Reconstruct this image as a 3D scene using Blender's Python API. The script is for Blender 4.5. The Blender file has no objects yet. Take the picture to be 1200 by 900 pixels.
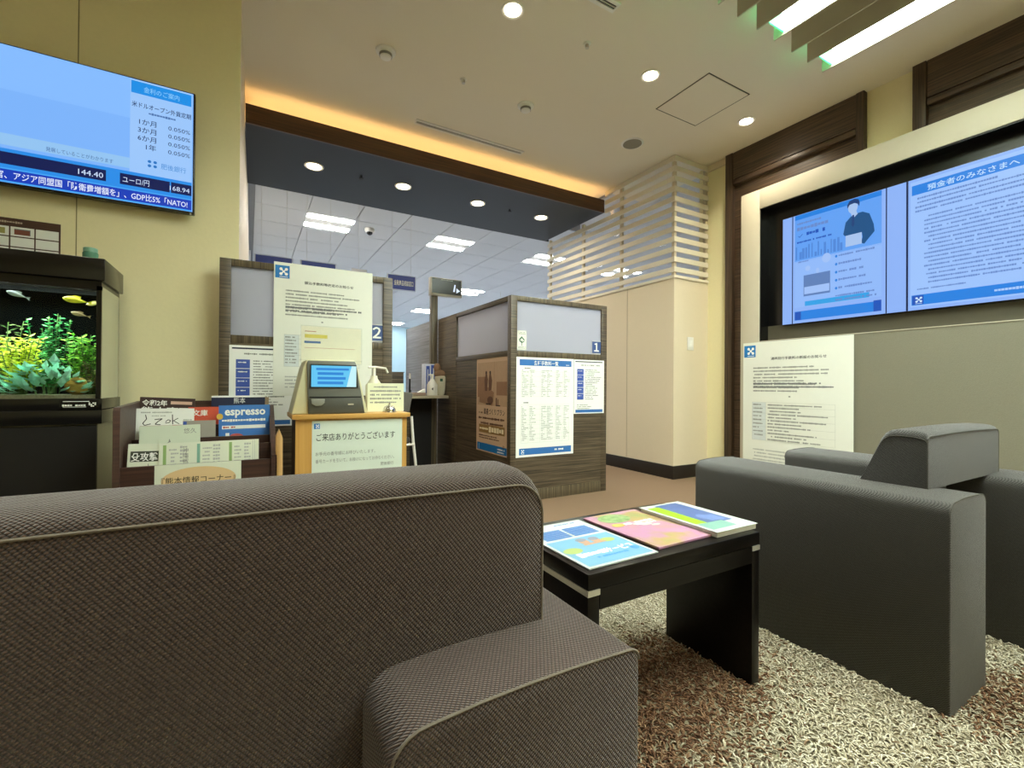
import bpy, bmesh, math, random
import numpy as np
from mathutils import Matrix, Vector

C = bpy.context.scene.collection
scn = bpy.context.scene
PI = math.pi

# ------------------------------------------------------------------ camera, world, exposure
cam_d = bpy.data.cameras.new('camera')
cam_d.sensor_width = 36.0
cam_d.lens = 538.894 / 1200 * 36.0
cam_d.clip_start = 0.02
cam = bpy.data.objects.new('camera', cam_d)
C.objects.link(cam)


def cam_matrix(yaw, pitch, roll, loc):
    y, p, r = map(math.radians, (yaw, pitch, roll))
    fwd = Vector((math.sin(y) * math.cos(p), math.cos(y) * math.cos(p), math.sin(p)))
    right = Vector((math.cos(y), -math.sin(y), 0))
    up = right.cross(fwd)
    r2 = math.cos(r) * right + math.sin(r) * up
    u2 = -math.sin(r) * right + math.cos(r) * up
    m = Matrix((r2, u2, -fwd)).transposed().to_4x4()
    m.translation = loc
    return m


cam.matrix_world = cam_matrix(29.842, 0.2745, 0.4128, (0, 0, 0.82))
scn.camera = cam
EXPO = 0.4
SE = 2 ** (-EXPO)                       # screens keep their own brightness
scn.view_settings.view_transform = 'Standard'
scn.view_settings.look = 'None'
scn.view_settings.gamma = 1
scn.view_settings.use_curve_mapping = False
scn.view_settings.exposure = EXPO
w = bpy.data.worlds.new('world')
scn.world = w
w.use_nodes = True
w.node_tree.nodes['Background'].inputs[0].default_value = (0.8, 0.9, 1.0, 1)
w.node_tree.nodes['Background'].inputs[1].default_value = 0.05

DOWN_W, SOFFIT_W, COVE_S, HALL_S, FIN_S, TANK_W = 5.5, 5.0, 8.5, 40.0, 32.0, 9.0
WARM, WARMER, COOL = (1.0, 0.90, 0.72), (1.0, 0.60, 0.24), (0.95, 0.98, 1.0)


# ------------------------------------------------------------------ materials
def srgb(h):
    h = h.lstrip('#')
    out = []
    for i in (0, 2, 4):
        c = int(h[i:i + 2], 16) / 255
        out.append(c / 12.92 if c <= 0.04045 else ((c + 0.055) / 1.055) ** 2.4)
    return (*out, 1.0)


MATS = {}


def nodes_of(m):
    m.use_nodes = True
    nt = m.node_tree
    return nt, nt.nodes, nt.links, nt.nodes['Principled BSDF']


def M(name, col, rough=0.55, metal=0.0, var=0.06, scale=30.0, bump=0.0, spec=0.5, sheen=0.0, coat=0.0):
    """plain procedural surface: base colour with a little noise and relief"""
    if name in MATS:
        return MATS[name]
    m = bpy.data.materials.new(name)
    nt, N, L, b = nodes_of(m)
    c = srgb(col)
    b.inputs['Roughness'].default_value = rough
    b.inputs['Metallic'].default_value = metal
    b.inputs['Specular IOR Level'].default_value = spec
    b.inputs['Coat Weight'].default_value = coat
    b.inputs['Sheen Weight'].default_value = sheen
    tc = N.new('ShaderNodeTexCoord')
    no = N.new('ShaderNodeTexNoise')
    no.inputs['Scale'].default_value = scale
    no.inputs['Detail'].default_value = 3
    L.new(tc.outputs['Object'], no.inputs['Vector'])
    mix = N.new('ShaderNodeMix')
    mix.data_type = 'RGBA'
    mix.inputs[6].default_value = tuple(v * (1 - var) for v in c[:3]) + (1,)
    mix.inputs[7].default_value = tuple(min(1, v * (1 + var)) for v in c[:3]) + (1,)
    L.new(no.outputs['Fac'], mix.inputs[0])
    L.new(mix.outputs[2], b.inputs['Base Color'])
    if bump:
        bp = N.new('ShaderNodeBump')
        bp.inputs['Strength'].default_value = bump
        bp.inputs['Distance'].default_value = 0.004
        L.new(no.outputs['Fac'], bp.inputs['Height'])
        L.new(bp.outputs[0], b.inputs['Normal'])
    MATS[name] = m
    return m


def EM(name, col, strength=1.0):
    if name in MATS:
        return MATS[name]
    m = bpy.data.materials.new(name)
    nt, N, L, b = nodes_of(m)
    b.inputs['Base Color'].default_value = (0.01, 0.01, 0.01, 1)
    b.inputs['Roughness'].default_value = 0.3
    b.inputs['Specular IOR Level'].default_value = 0.2
    b.inputs['Emission Color'].default_value = srgb(col) if isinstance(col, str) else (*col, 1)
    b.inputs['Emission Strength'].default_value = strength
    MATS[name] = m
    return m


def laminate(name, dark, light, axis='X', rough=0.45, freq=1.0):
    """streaked wood laminate; the streaks run along the given axis"""
    if name in MATS:
        return MATS[name]
    m = bpy.data.materials.new(name)
    nt, N, L, b = nodes_of(m)
    tc = N.new('ShaderNodeTexCoord')
    mp = N.new('ShaderNodeMapping')
    s = {'X': (1.3, 60, 60), 'Y': (60, 1.3, 60), 'Z': (60, 60, 1.3)}[axis]
    mp.inputs['Scale'].default_value = tuple(v * freq for v in s)
    L.new(tc.outputs['Object'], mp.inputs['Vector'])
    n1 = N.new('ShaderNodeTexNoise')
    n1.inputs['Scale'].default_value = 1.6
    n1.inputs['Detail'].default_value = 5
    n1.inputs['Roughness'].default_value = 0.65
    L.new(mp.outputs[0], n1.inputs['Vector'])
    r = N.new('ShaderNodeValToRGB')
    r.color_ramp.elements[0].position = 0.36
    r.color_ramp.elements[0].color = srgb(dark)
    r.color_ramp.elements[1].position = 0.68
    r.color_ramp.elements[1].color = srgb(light)
    L.new(n1.outputs['Fac'], r.inputs[0])
    L.new(r.outputs[0], b.inputs['Base Color'])
    b.inputs['Roughness'].default_value = rough
    bp = N.new('ShaderNodeBump')
    bp.inputs['Strength'].default_value = 0.08
    bp.inputs['Distance'].default_value = 0.002
    L.new(n1.outputs['Fac'], bp.inputs['Height'])
    L.new(bp.outputs[0], b.inputs['Normal'])
    MATS[name] = m
    return m


def weave(name, gap, yarn, size=0.0045, depth=1.0):
    """upholstery woven in small diagonal cells"""
    if name in MATS:
        return MATS[name]
    m = bpy.data.materials.new(name)
    nt, N, L, b = nodes_of(m)
    tc = N.new('ShaderNodeTexCoord')
    sx = N.new('ShaderNodeSeparateXYZ')
    L.new(tc.outputs['Object'], sx.inputs[0])

    def mth(op, a, bb=None):
        n = N.new('ShaderNodeMath')
        n.operation = op
        for i, v in enumerate((a, bb)):
            if v is None:
                continue
            if isinstance(v, (int, float)):
                n.inputs[i].default_value = v
            else:
                L.new(v, n.inputs[i])
        return n.outputs[0]
    u = mth('ADD', sx.outputs[0], mth('MULTIPLY', sx.outputs[1], 0.55))
    v = mth('ADD', sx.outputs[2], mth('MULTIPLY', sx.outputs[1], 0.9))
    k = PI / size
    a = mth('ABSOLUTE', mth('SINE', mth('MULTIPLY', mth('ADD', u, mth('MULTIPLY', v, 0.8)), k * 0.62)))
    c = mth('ABSOLUTE', mth('SINE', mth('MULTIPLY', mth('SUBTRACT', mth('MULTIPLY', u, 0.75), v), k * 0.85)))
    h = mth('POWER', mth('MULTIPLY', a, c), 0.7)
    no = N.new('ShaderNodeTexNoise')
    no.inputs['Scale'].default_value = 260
    L.new(tc.outputs['Object'], no.inputs['Vector'])
    hh = mth('MULTIPLY', h, mth('ADD', 0.7, mth('MULTIPLY', no.outputs['Fac'], 0.6)))
    r = N.new('ShaderNodeValToRGB')
    r.color_ramp.elements[0].position = 0.12
    r.color_ramp.elements[0].color = srgb(gap)
    r.color_ramp.elements[1].position = 0.8
    r.color_ramp.elements[1].color = srgb(yarn)
    L.new(hh, r.inputs[0])
    L.new(r.outputs[0], b.inputs['Base Color'])
    b.inputs['Roughness'].default_value = 0.9
    b.inputs['Specular IOR Level'].default_value = 0.15
    b.inputs['Sheen Weight'].default_value = 0.4
    b.inputs['Sheen Roughness'].default_value = 0.5
    bp = N.new('ShaderNodeBump')
    bp.inputs['Strength'].default_value = depth
    bp.inputs['Distance'].default_value = 0.0012
    L.new(hh, bp.inputs['Height'])
    L.new(bp.outputs[0], b.inputs['Normal'])
    MATS[name] = m
    return m


def glass(name, tint=(1, 1, 1), gloss=0.06, rough=0.0):
    """thin clear pane: see-through with a reflection that grows at grazing angles"""
    if name in MATS:
        return MATS[name]
    m = bpy.data.materials.new(name)
    m.use_nodes = True
    nt = m.node_tree
    N, L = nt.nodes, nt.links
    N.remove(N['Principled BSDF'])
    t = N.new('ShaderNodeBsdfTransparent')
    t.inputs[0].default_value = (*tint, 1)
    g = N.new('ShaderNodeBsdfGlossy')
    g.inputs['Roughness'].default_value = rough
    fa = N.new('ShaderNodeLayerWeight')
    fa.inputs[0].default_value = 0.5
    pw = N.new('ShaderNodeMath')
    pw.operation = 'POWER'
    pw.inputs[1].default_value = 5.0
    L.new(fa.outputs['Facing'], pw.inputs[0])
    lw = N.new('ShaderNodeMath')
    lw.operation = 'MULTIPLY_ADD'
    lw.inputs[1].default_value = 0.75
    lw.inputs[2].default_value = gloss * .5
    L.new(pw.outputs[0], lw.inputs[0])
    mx = N.new('ShaderNodeMixShader')
    L.new(lw.outputs[0], mx.inputs[0])
    L.new(t.outputs[0], mx.inputs[1])
    L.new(g.outputs[0], mx.inputs[2])
    L.new(mx.outputs[0], N['Material Output'].inputs[0])
    MATS[name] = m
    return m


def frosted(name, col):
    if name in MATS:
        return MATS[name]
    m = bpy.data.materials.new(name)
    m.use_nodes = True
    nt = m.node_tree
    N, L = nt.nodes, nt.links
    b = N['Principled BSDF']
    b.inputs['Base Color'].default_value = srgb(col)
    b.inputs['Roughness'].default_value = 0.35
    t = N.new('ShaderNodeBsdfTranslucent')
    t.inputs[0].default_value = srgb(col)
    mx = N.new('ShaderNodeMixShader')
    mx.inputs[0].default_value = 0.62
    L.new(b.outputs[0], mx.inputs[1])
    L.new(t.outputs[0], mx.inputs[2])
    L.new(mx.outputs[0], N['Material Output'].inputs[0])
    MATS[name] = m
    return m


def cloudy(name, stops, scale, rough=.4):
    """soft printed picture: cloudy patches of several inks"""
    if name in MATS:
        return MATS[name]
    m = bpy.data.materials.new(name)
    nt, N, L, b = nodes_of(m)
    tc = N.new('ShaderNodeTexCoord')
    no = N.new('ShaderNodeTexNoise')
    no.inputs['Scale'].default_value = scale
    no.inputs['Detail'].default_value = 3
    L.new(tc.outputs['Object'], no.inputs['Vector'])
    r = N.new('ShaderNodeValToRGB')
    while len(r.color_ramp.elements) < len(stops):
        r.color_ramp.elements.new(0.5)
    for e, (p, c) in zip(r.color_ramp.elements, stops):
        e.position = p
        e.color = srgb(c)
    L.new(no.outputs['Fac'], r.inputs[0])
    L.new(r.outputs[0], b.inputs['Base Color'])
    b.inputs['Roughness'].default_value = rough
    MATS[name] = m
    return m


def attr_mat(name, stops, rough=0.8, transl=0.0):
    """colour from the per-piece attribute 'tone' along a ramp"""
    if name in MATS:
        return MATS[name]
    m = bpy.data.materials.new(name)
    nt, N, L, b = nodes_of(m)
    at = N.new('ShaderNodeAttribute')
    at.attribute_name = 'tone'
    r = N.new('ShaderNodeValToRGB')
    while len(r.color_ramp.elements) < len(stops):
        r.color_ramp.elements.new(0.5)
    for e, (p, c) in zip(r.color_ramp.elements, stops):
        e.position = p
        e.color = srgb(c)
    L.new(at.outputs['Fac'], r.inputs[0])
    L.new(r.outputs[0], b.inputs['Base Color'])
    b.inputs['Roughness'].default_value = rough
    b.inputs['Specular IOR Level'].default_value = 0.25
    if transl:
        t = N.new('ShaderNodeBsdfTranslucent')
        L.new(r.outputs[0], t.inputs[0])
        mx = N.new('ShaderNodeMixShader')
        mx.inputs[0].default_value = transl
        L.new(b.outputs[0], mx.inputs[1])
        L.new(t.outputs[0], mx.inputs[2])
        L.new(mx.outputs[0], N['Material Output'].inputs[0])
    MATS[name] = m
    return m


CREAM = M('cream_wallpaper', '#eae0b4', 0.75, var=0.03, scale=60, bump=0.12)
CREAM2 = M('pale_wall_panel', '#dccdb0', 0.6, var=0.02, scale=40, bump=0.05)
CEIL = M('ceiling_board', '#e3dac4', 0.9, var=0.02, scale=120, bump=0.08)
WHITE = M('white_paint', '#e6e3da', 0.5, var=0.02)
HALLWALL = M('hall_wall', '#c9ced2', 0.7, var=0.02)
TILE = M('ceiling_tile_board', '#c6c8cb', 0.9, var=0.03, scale=90, bump=0.05)
TILEGAP = M('ceiling_grid', '#8d9094', 0.8)
CARPET = M('tan_carpet', '#78614a', 0.95, var=0.16, scale=240, bump=0.5)
SKIRT = M('dark_skirting', '#211a15', 0.5)
LAM_X = laminate('grey_brown_laminate', '#2e261d', '#6e604b', 'X')
LAM_Y = laminate('grey_brown_laminate_side', '#2e261d', '#6e604b', 'Y')
LAM_Z = laminate('grey_brown_laminate_edge', '#3b3226', '#75684f', 'Z', freq=1.2)
LAM_L = laminate('grey_laminate', '#68686c', '#8b8b92', 'Y', freq=.7)
WOOD_Y = laminate('dark_walnut', '#33271d', '#66513d', 'Y', 0.4)
WOOD_YZ = laminate('dark_walnut_post', '#30251c', '#5a4735', 'Z', 0.4)
FASCIA = laminate('fascia_wood', '#3a2616', '#5b3d22', 'X', 0.45)
ESPR = laminate('espresso_veneer', '#090706', '#14100e', 'X', 0.28)
RACKW = laminate('rack_wood', '#33201a', '#4c3228', 'X', 0.45)
MAPLE = laminate('maple_board', '#c08f44', '#d3a55c', 'Z', 0.45, 0.5)
PINE = laminate('pine_post', '#b98d52', '#d8b078', 'Z', 0.5, 0.5)
SOFFIT = M('charcoal_panel', '#26282a', 0.5, var=0.03, scale=20, spec=0.2)
BLACK = M('black_gloss', '#0c0c0c', 0.25, var=0.1)
BLACKM = M('black_matt', '#121110', 0.7, var=0.1)
ESPR.node_tree.nodes['Principled BSDF'].inputs['Specular IOR Level'].default_value = 0.18
FAB_SOFA = weave('sofa_weave', '#1a110e', '#56443b', 0.0029)
FAB_CHAIR = weave('armchair_weave', '#161513', '#423f39', 0.003)
PIPE = M('seam_thread', '#6f675c', 0.9, var=0.2, scale=300)
PIPE2 = M('seam_thread_dark', '#4d4b44', 0.9, var=0.2, scale=300)
SILVER = M('brushed_silver', '#c5c1b5', 0.35, metal=0.6)
CHROME = M('chrome', '#dddddd', 0.12, metal=1.0)
GLASS = glass('clear_glass')
TGLASS = glass('tank_glass', (0.95, 0.98, 0.96), 0.02)
WATER = glass('tank_water', (0.92, 0.97, 0.96), 0.0)
FROST = frosted('frosted_acrylic', '#d6d8e3')
PAPER = M('white_paper', '#e4e6da', 0.7, var=0.015)
PAPERW = M('bright_paper', '#eef0ea', 0.6, var=0.01)
INK = M('black_ink', '#26262a', 0.7)
INKG = M('grey_ink', '#8e908a', 0.7)
INKL = M('pale_ink', '#b2b5ae', 0.7)
BLUE = M('bank_blue', '#1176be', 0.5, var=0.02)
BLUE2 = M('print_blue', '#2f6cb0', 0.6)
BLUE3 = M('indigo_print', '#3d57a8', 0.6)
NAVY = M('navy_print', '#1c2440', 0.5)
SIGNB = M('sign_blue', '#2b3f99', 0.4)
PALEB = M('pale_print_blue', '#d3dad8', 0.7)

# ------------------------------------------------------------------ mesh building
WM = {}


class MB:
    def __init__(self):
        self.bm = bmesh.new()

    def _add(self, b):
        me = bpy.data.meshes.new('t')
        b.to_mesh(me)
        b.free()
        self.bm.from_mesh(me)
        bpy.data.meshes.remove(me)
        return self

    def box(self, x0, x1, y0, y1, z0, z1, r=0.0, seg=2, edges=None):
        b = bmesh.new()
        bmesh.ops.create_cube(b, size=1)
        for v in b.verts:
            v.co = ((x0 + x1) / 2 + v.co.x * (x1 - x0), (y0 + y1) / 2 + v.co.y * (y1 - y0), (z0 + z1) / 2 + v.co.z * (z1 - z0))
        if r:
            es = b.edges[:] if edges is None else [e for e in b.edges if edges(e)]
            bmesh.ops.bevel(b, geom=es, offset=r, segments=seg, profile=0.5, affect='EDGES')
        return self._add(b)

    def prism(self, pts, axis, a0, a1, r=0.0, seg=2, edges=None):
        """profile pts extruded from a0 to a1; axis X: pts=(y,z), Y: pts=(x,z), Z: pts=(x,y)"""
        def P(p, a):
            return {'X': (a, p[0], p[1]), 'Y': (p[0], a, p[1]), 'Z': (p[0], p[1], a)}[axis]
        b = bmesh.new()
        v0 = [b.verts.new(P(p, a0)) for p in pts]
        v1 = [b.verts.new(P(p, a1)) for p in pts]
        n = len(pts)
        b.faces.new(v0)
        b.faces.new(v1[::-1])
        for i in range(n):
            b.faces.new((v0[(i + 1) % n], v0[i], v1[i], v1[(i + 1) % n]))
        bmesh.ops.recalc_face_normals(b, faces=b.faces)
        if r:
            es = b.edges[:] if edges is None else [e for e in b.edges if edges(e)]
            bmesh.ops.bevel(b, geom=es, offset=r, segments=seg, profile=0.5, affect='EDGES')
        return self._add(b)

    def cyl(self, c, r, h, axis='Z', n=24, r2=None):
        b = bmesh.new()
        bmesh.ops.create_cone(b, cap_ends=True, segments=n, radius1=r, radius2=r if r2 is None else r2, depth=h)
        rot = {'Z': Matrix(), 'X': Matrix.Rotation(PI / 2, 4, 'Y'), 'Y': Matrix.Rotation(-PI / 2, 4, 'X')}[axis]
        bmesh.ops.transform(b, matrix=Matrix.Translation(c) @ rot, verts=b.verts)
        return self._add(b)

    def ball(self, c, r, s=(1, 1, 1), n=16):
        b = bmesh.new()
        bmesh.ops.create_uvsphere(b, u_segments=n, v_segments=max(6, n // 2), radius=r)
        for v in b.verts:
            v.co = (c[0] + v.co.x * s[0], c[1] + v.co.y * s[1], c[2] + v.co.z * s[2])
        return self._add(b)

    def lathe(self, c, prof, n=24):
        b = bmesh.new()
        rings = []
        for r, z in prof:
            rings.append([b.verts.new((c[0] + r * math.cos(2 * PI * k / n), c[1] + r * math.sin(2 * PI * k / n), c[2] + z)) for k in range(n)])
        for a, d in zip(rings, rings[1:]):
            for k in range(n):
                b.faces.new((a[k], a[(k + 1) % n], d[(k + 1) % n], d[k]))
        b.faces.new(rings[0][::-1])
        b.faces.new(rings[-1])
        return self._add(b)

    def tube(self, pts, r, n=8, closed=False):
        b = bmesh.new()
        pts = [Vector(p) for p in pts]
        m = len(pts)
        rings = []
        for i, p in enumerate(pts):
            if closed:
                d = pts[(i + 1) % m] - pts[i - 1]
            else:
                d = pts[min(i + 1, m - 1)] - pts[max(i - 1, 0)]
            d.normalize()
            a = d.cross(Vector((0.13, 0.21, 0.97)))
            if a.length < 1e-3:
                a = d.cross(Vector((1, 0, 0)))
            a.normalize()
            e = d.cross(a)
            rings.append([b.verts.new(p + r * (math.cos(2 * PI * k / n) * a + math.sin(2 * PI * k / n) * e)) for k in range(n)])
        for i in range(m if closed else m - 1):
            A, D = rings[i], rings[(i + 1) % m]
            for k in range(n):
                b.faces.new((A[k], A[(k + 1) % n], D[(k + 1) % n], D[k]))
        if not closed:
            b.faces.new(rings[0][::-1])
            b.faces.new(rings[-1])
        return self._add(b)

    def quad(self, *p):
        b = bmesh.new()
        b.faces.new([b.verts.new(q) for q in p])
        return self._add(b)

    def mesh(self, name, smooth=35):
        me = bpy.data.meshes.new(name)
        self.bm.to_mesh(me)
        self.bm.free()
        if smooth:
            me.polygons.foreach_set('use_smooth', [True] * len(me.polygons))
            me.set_sharp_from_angle(angle=math.radians(smooth))
        return me


def link(name, me, mat, parent=None, local=False, kind=None, label=None):
    o = bpy.data.objects.new(name, me)
    if mat is not None:
        me.materials.append(mat)
    C.objects.link(o)
    WM[o] = Matrix()
    if parent is not None:
        o.parent = parent
        if not local:
            me.transform(WM[parent].inverted())
        WM[o] = WM[parent].copy()
    if kind:
        o['kind'] = kind
    if label:
        o['label'] = label
    return o


def part(name, mb, mat, parent=None, kind=None, label=None, smooth=35):
    return link(name, mb.mesh(name, smooth), mat, parent, kind=kind, label=label)


def tag(o, label, cat, group=None):
    o['label'] = label
    o['category'] = cat
    if group:
        o['group'] = group
    return o


def thing(name, label, cat, loc, group=None):
    o = bpy.data.objects.new(name, None)
    o.empty_display_size = 0.05
    C.objects.link(o)
    o.location = loc
    WM[o] = Matrix.Translation(loc)
    return tag(o, label, cat, group)


def struct(name, mb, mat, parent=None):
    return part(name, mb, mat, parent, kind=None if parent else 'structure')


def dup(root, delta, label=None):
    """a copy of a thing with copies of its parts and sub-parts"""
    r = root.copy()
    C.objects.link(r)
    r.location = root.location + Vector(delta)
    if label:
        r['label'] = label
    for ch in list(root.children):
        c = ch.copy()
        C.objects.link(c)
        c.parent = r
        for g in list(ch.children):
            d = g.copy()
            C.objects.link(d)
            d.parent = c
    return r


# ---- flat print on a sheet (sheet local axes: x right, y up, z toward the reader)
def basis(origin, right, up):
    r, u = Vector(right), Vector(up)
    n = r.cross(u)
    m = Matrix((r, u, n)).transposed().to_4x4()
    m.translation = origin
    return m


FACE_Y = ((1, 0, 0), (0, 0, 1))         # reader looks along +y
FACE_X = ((0, -1, 0), (0, 0, 1))        # hangs on a wall that faces -x
FACE_UP = ((1, 0, 0), (0, 1, 0))


def sheet(name, label, cat, origin, face, wd, ht, mat, t=0.002, group=None, M4=None):
    """a flat sheet; origin is its lower left corner as read"""
    m4 = M4 if M4 is not None else basis(origin, *face)
    me = MB().box(0, wd, 0, ht, -t, 0).mesh(name)
    o = bpy.data.objects.new(name, me)
    me.materials.append(mat)
    C.objects.link(o)
    o.matrix_world = m4
    WM[o] = m4
    if label:
        tag(o, label, cat, group)
    return o


def flat(parent, name, mat, polys, z=0.0008, label=None):
    vs, fs = [], []
    for q, p in enumerate(polys):
        fs.append(list(range(len(vs), len(vs) + len(p))))
        zz = z + (q % 9) * 2e-5             # overlapping inks never share a plane
        vs += [(x, y, zz) for x, y in p]
    me = bpy.data.meshes.new(name)
    me.from_pydata(vs, [], fs)
    return link(name, me, mat, parent, local=True, label=label, kind='stuff' if len(polys) > 1 else None)


def R(x, y, wd, ht):
    return [(x, y), (x + wd, y), (x + wd, y + ht), (x, y + ht)]


def ell(cx, cy, rx, ry, n=20, a0=0, a1=2 * PI):
    return [(cx + rx * math.cos(a0 + (a1 - a0) * k / n), cy + ry * math.sin(a0 + (a1 - a0) * k / n)) for k in range(n)]


def lines(x, y, wd, n, pitch, h, rng, fill=(0.6, 1.0), indent=0.0):
    """unreadable small print: n lines of glyph-sized marks going down from y"""
    out = []
    for k in range(n):
        x1 = x + wd * rng.uniform(*fill)
        cx = x + (indent if rng.random() < .4 else 0)
        yy = y - k * pitch
        while cx < x1:
            g = h * rng.uniform(0.75, 1.0)
            if rng.random() < 0.93:
                hh = h * rng.uniform(.55, 1)
                out.append(R(cx, yy - h + (h - hh) / 2, g * .86, hh))
            cx += g
    return out


def text(parent, name, mat, s, x, y, size, align='LEFT', z=0.0008, width=None, bold=0.0, shear=0.0, rot=0.0):
    cu = bpy.data.curves.new('t', 'FONT')
    cu.body = s
    cu.size = size
    cu.offset = bold * size
    cu.shear = shear
    cu.align_x = 'LEFT'
    cu.resolution_u = 2
    ob = bpy.data.objects.new('t', cu)
    C.objects.link(ob)
    dg = bpy.context.evaluated_depsgraph_get()
    me = bpy.data.meshes.new_from_object(ob.evaluated_get(dg))
    bpy.data.objects.remove(ob)
    bpy.data.curves.remove(cu)
    me.name = name
    me.materials.clear()
    if len(me.vertices):
        xs = [v.co.x for v in me.vertices]
        x0, x1 = min(xs), max(xs)
        k = 1.0 if width is None else width / max(1e-6, x1 - x0)
        wd = (x1 - x0) * k
        off = {'LEFT': 0, 'CENTER': -wd / 2, 'RIGHT': -wd}[align]
        for v in me.vertices:
            v.co = ((v.co.x - x0) * k + off, v.co.y, 0)
        me.transform(Matrix.Translation((x, y, z)) @ Matrix.Rotation(rot, 4, 'Z'))
    return link(name, me, mat, parent, local=True)


def logo(parent, x, y, s, bg=None, fg=None, z=0.0012, aspect=1.0, name='emblem'):
    """blue square with four white dots and a small cross"""
    a = flat(parent, name, bg or BLUE, [R(x, y, s * aspect, s)], z)
    cx, cy, d = x + s * aspect * .58, y + s * .52, s * .19
    ps = [ell(cx + i * d, cy + j * d, s * .115, s * .115, 14) for i in (-1, 1) for j in (-1, 1)]
    t = s * .03
    ps += [[(cx - d - t, cy - d + t), (cx - d + t, cy - d - t), (cx + d + t, cy + d - t), (cx + d - t, cy + d + t)],
           [(cx - d - t, cy + d - t), (cx + d - t, cy - d - t), (cx + d + t, cy - d + t), (cx - d + t, cy + d + t)],
           R(cx - s * .3, y + s * .08, s * .6, s * .05)]
    flat(a, 'dots', fg or PAPERW, ps, z + 0.0006)
    return a


def area_lamp(name, loc, size, power, col, parent=None, shape='DISK', size_y=None, direction='DOWN', spread=150):
    d = bpy.data.lights.new(name, 'AREA')
    d.shape = shape
    d.size = size
    if size_y:
        d.size_y = size_y
    d.energy = power
    d.color = col
    d.spread = math.radians(spread)
    o = bpy.data.objects.new(name, d)
    C.objects.link(o)
    o.matrix_world = Matrix.Translation(loc)
    if parent is not None:
        o.parent = parent
        o.matrix_world = Matrix.Translation(loc)
        o.matrix_parent_inverse = Matrix.Translation(-Vector(WM[parent].translation))
        o.location = loc
    return o


# ------------------------------------------------------------------ setting
CZ, HZ = 2.90, 3.00
YW, XR = 2.87, 3.75                     # front wall with the television, right wall
struct('floor', MB().box(-3.2, 9.2, -2.6, 17.2, -0.1, 0), CARPET)
ceil = struct('ceiling', MB().box(-3.2, 3.85, -2.6, 3.76, CZ, CZ + .06)
              .box(-.06, 3.33, 3.76, 4.9, CZ, CZ + .06), CEIL)
# left: television wall, its return and the wall behind the viewer
wl = struct('wall_front', MB().box(-3.2, -.05, YW, YW + .12, 0, CZ), CREAM)
struct('trim', MB().box(-.703, -.699, YW - .0015, YW, 0, CZ).box(-1.603, -1.599, YW - .0015, YW, 0, CZ), M('wall_joint', '#8f8862', .8), wl)
struct('wall_return', MB().prism([(-.049, YW + .02), (-.022, 4.9), (-.01, 8.6), (-.13, 8.6), (-.13, YW + .02)], 'Z', 0, HZ), CREAM2)
struct('wall_left', MB().box(-3.3, -3.2, -2.6, YW + .12, 0, CZ), CREAM)
struct('wall_back', MB().box(-3.3, 3.85, -2.7, -2.6, 0, CZ), CREAM)
struct('wall_right', MB().box(XR, XR + .1, -2.6, 2.94, 0, CZ), CREAM)
struct('trim_1', MB().box(XR - .02, XR, 2.6, 2.84, CZ - .055, CZ), CREAM2)
# low cream partition under the slat screen, L-shaped
struct('wall_partition', MB().prism([(3.29, 2.84), (3.76, 2.84), (3.76, 2.94), (3.39, 2.94), (3.39, 4.88), (3.29, 4.88)], 'Z', 0, 1.805), CREAM2)
struct('trim_2', MB().box(3.288, 3.291, 3.42, 3.424, .12, 1.8), M('panel_joint', '#a99a7c', .8))
struct('baseboard_right', MB().prism([(3.278, 2.828), (3.75, 2.828), (3.75, 2.85), (3.30, 2.85), (3.30, 4.88), (3.278, 4.88)], 'Z', 0, .118, .002), SKIRT)
struct('baseboard_front', MB().box(-3.2, -.045, YW - .012, YW, 0, .11), SKIRT)
# hall behind the counters
struct('floor_hall_bounce', MB().box(-.1, 9.0, 4.45, 17.0, 0, .004), M('hall_floor_bounce', '#c3c6cc', .6, var=.04))  # unseen pale sheet added over the floor to bounce cool light upward
struct('wall_hall_far', MB().box(-.2, 9.2, 17.0, 17.1, 0, HZ), M('far_glazing', '#a9c6d0', .25, var=.05, scale=2))
struct('wall_hall_right', MB().box(9.0, 9.1, 2.94, 17.0, 0, HZ), HALLWALL)
struct('wall_hall_front', MB().box(3.85, 9.0, 2.84, 2.94, 0, HZ), HALLWALL)
struct('wall_hall_left', MB().box(-.16, .02, 8.6, 17.0, 0, HZ), HALLWALL)
hc = struct('ceiling_hall', MB().box(-.2, 9.1, 4.9, 17.1, HZ + .02, HZ + .08).box(3.33, 9.1, 2.84, 4.9, HZ + .02, HZ + .08)
            .box(-.2, 3.85, 4.9, 4.93, CZ, HZ + .05), TILEGAP)
tx, ty = .585, .635
tile_me = MB().box(-tx / 2 + .005, tx / 2 - .005, -ty / 2 + .004, ty / 2 - .004, HZ, HZ + .019).mesh('ceiling_tile')
tile_me.materials.append(TILE)
LAMPS = [(.63 + 1.755 * i, 6.31 + 3.175 * j) for i in range(-0, 5) for j in range(4)]
LAMPS = [(x, y) for x, y in LAMPS if x < 8.2 and y < 16.3]
k = 0
for i in range(-1, 15):
    for j in range(-5, 17):
        cx, cy = .631 + tx * (i + .5), 6.31 + ty * (j + .5)
        if cx < -.1 or cx > 8.9 or cy > 16.8 or (cy < 5.2 and cx < 3.6) or cy < 3.1:
            continue
        if any(abs(cx - (lx + tx / 2)) < .1 and abs(cy - (ly + ty / 2)) < .1 for lx, ly in LAMPS):
            continue
        o = bpy.data.objects.new('ceiling_tile', tile_me)
        C.objects.link(o)
        o.location = (cx, cy, 0)
        o.parent = hc
        k += 1

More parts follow.
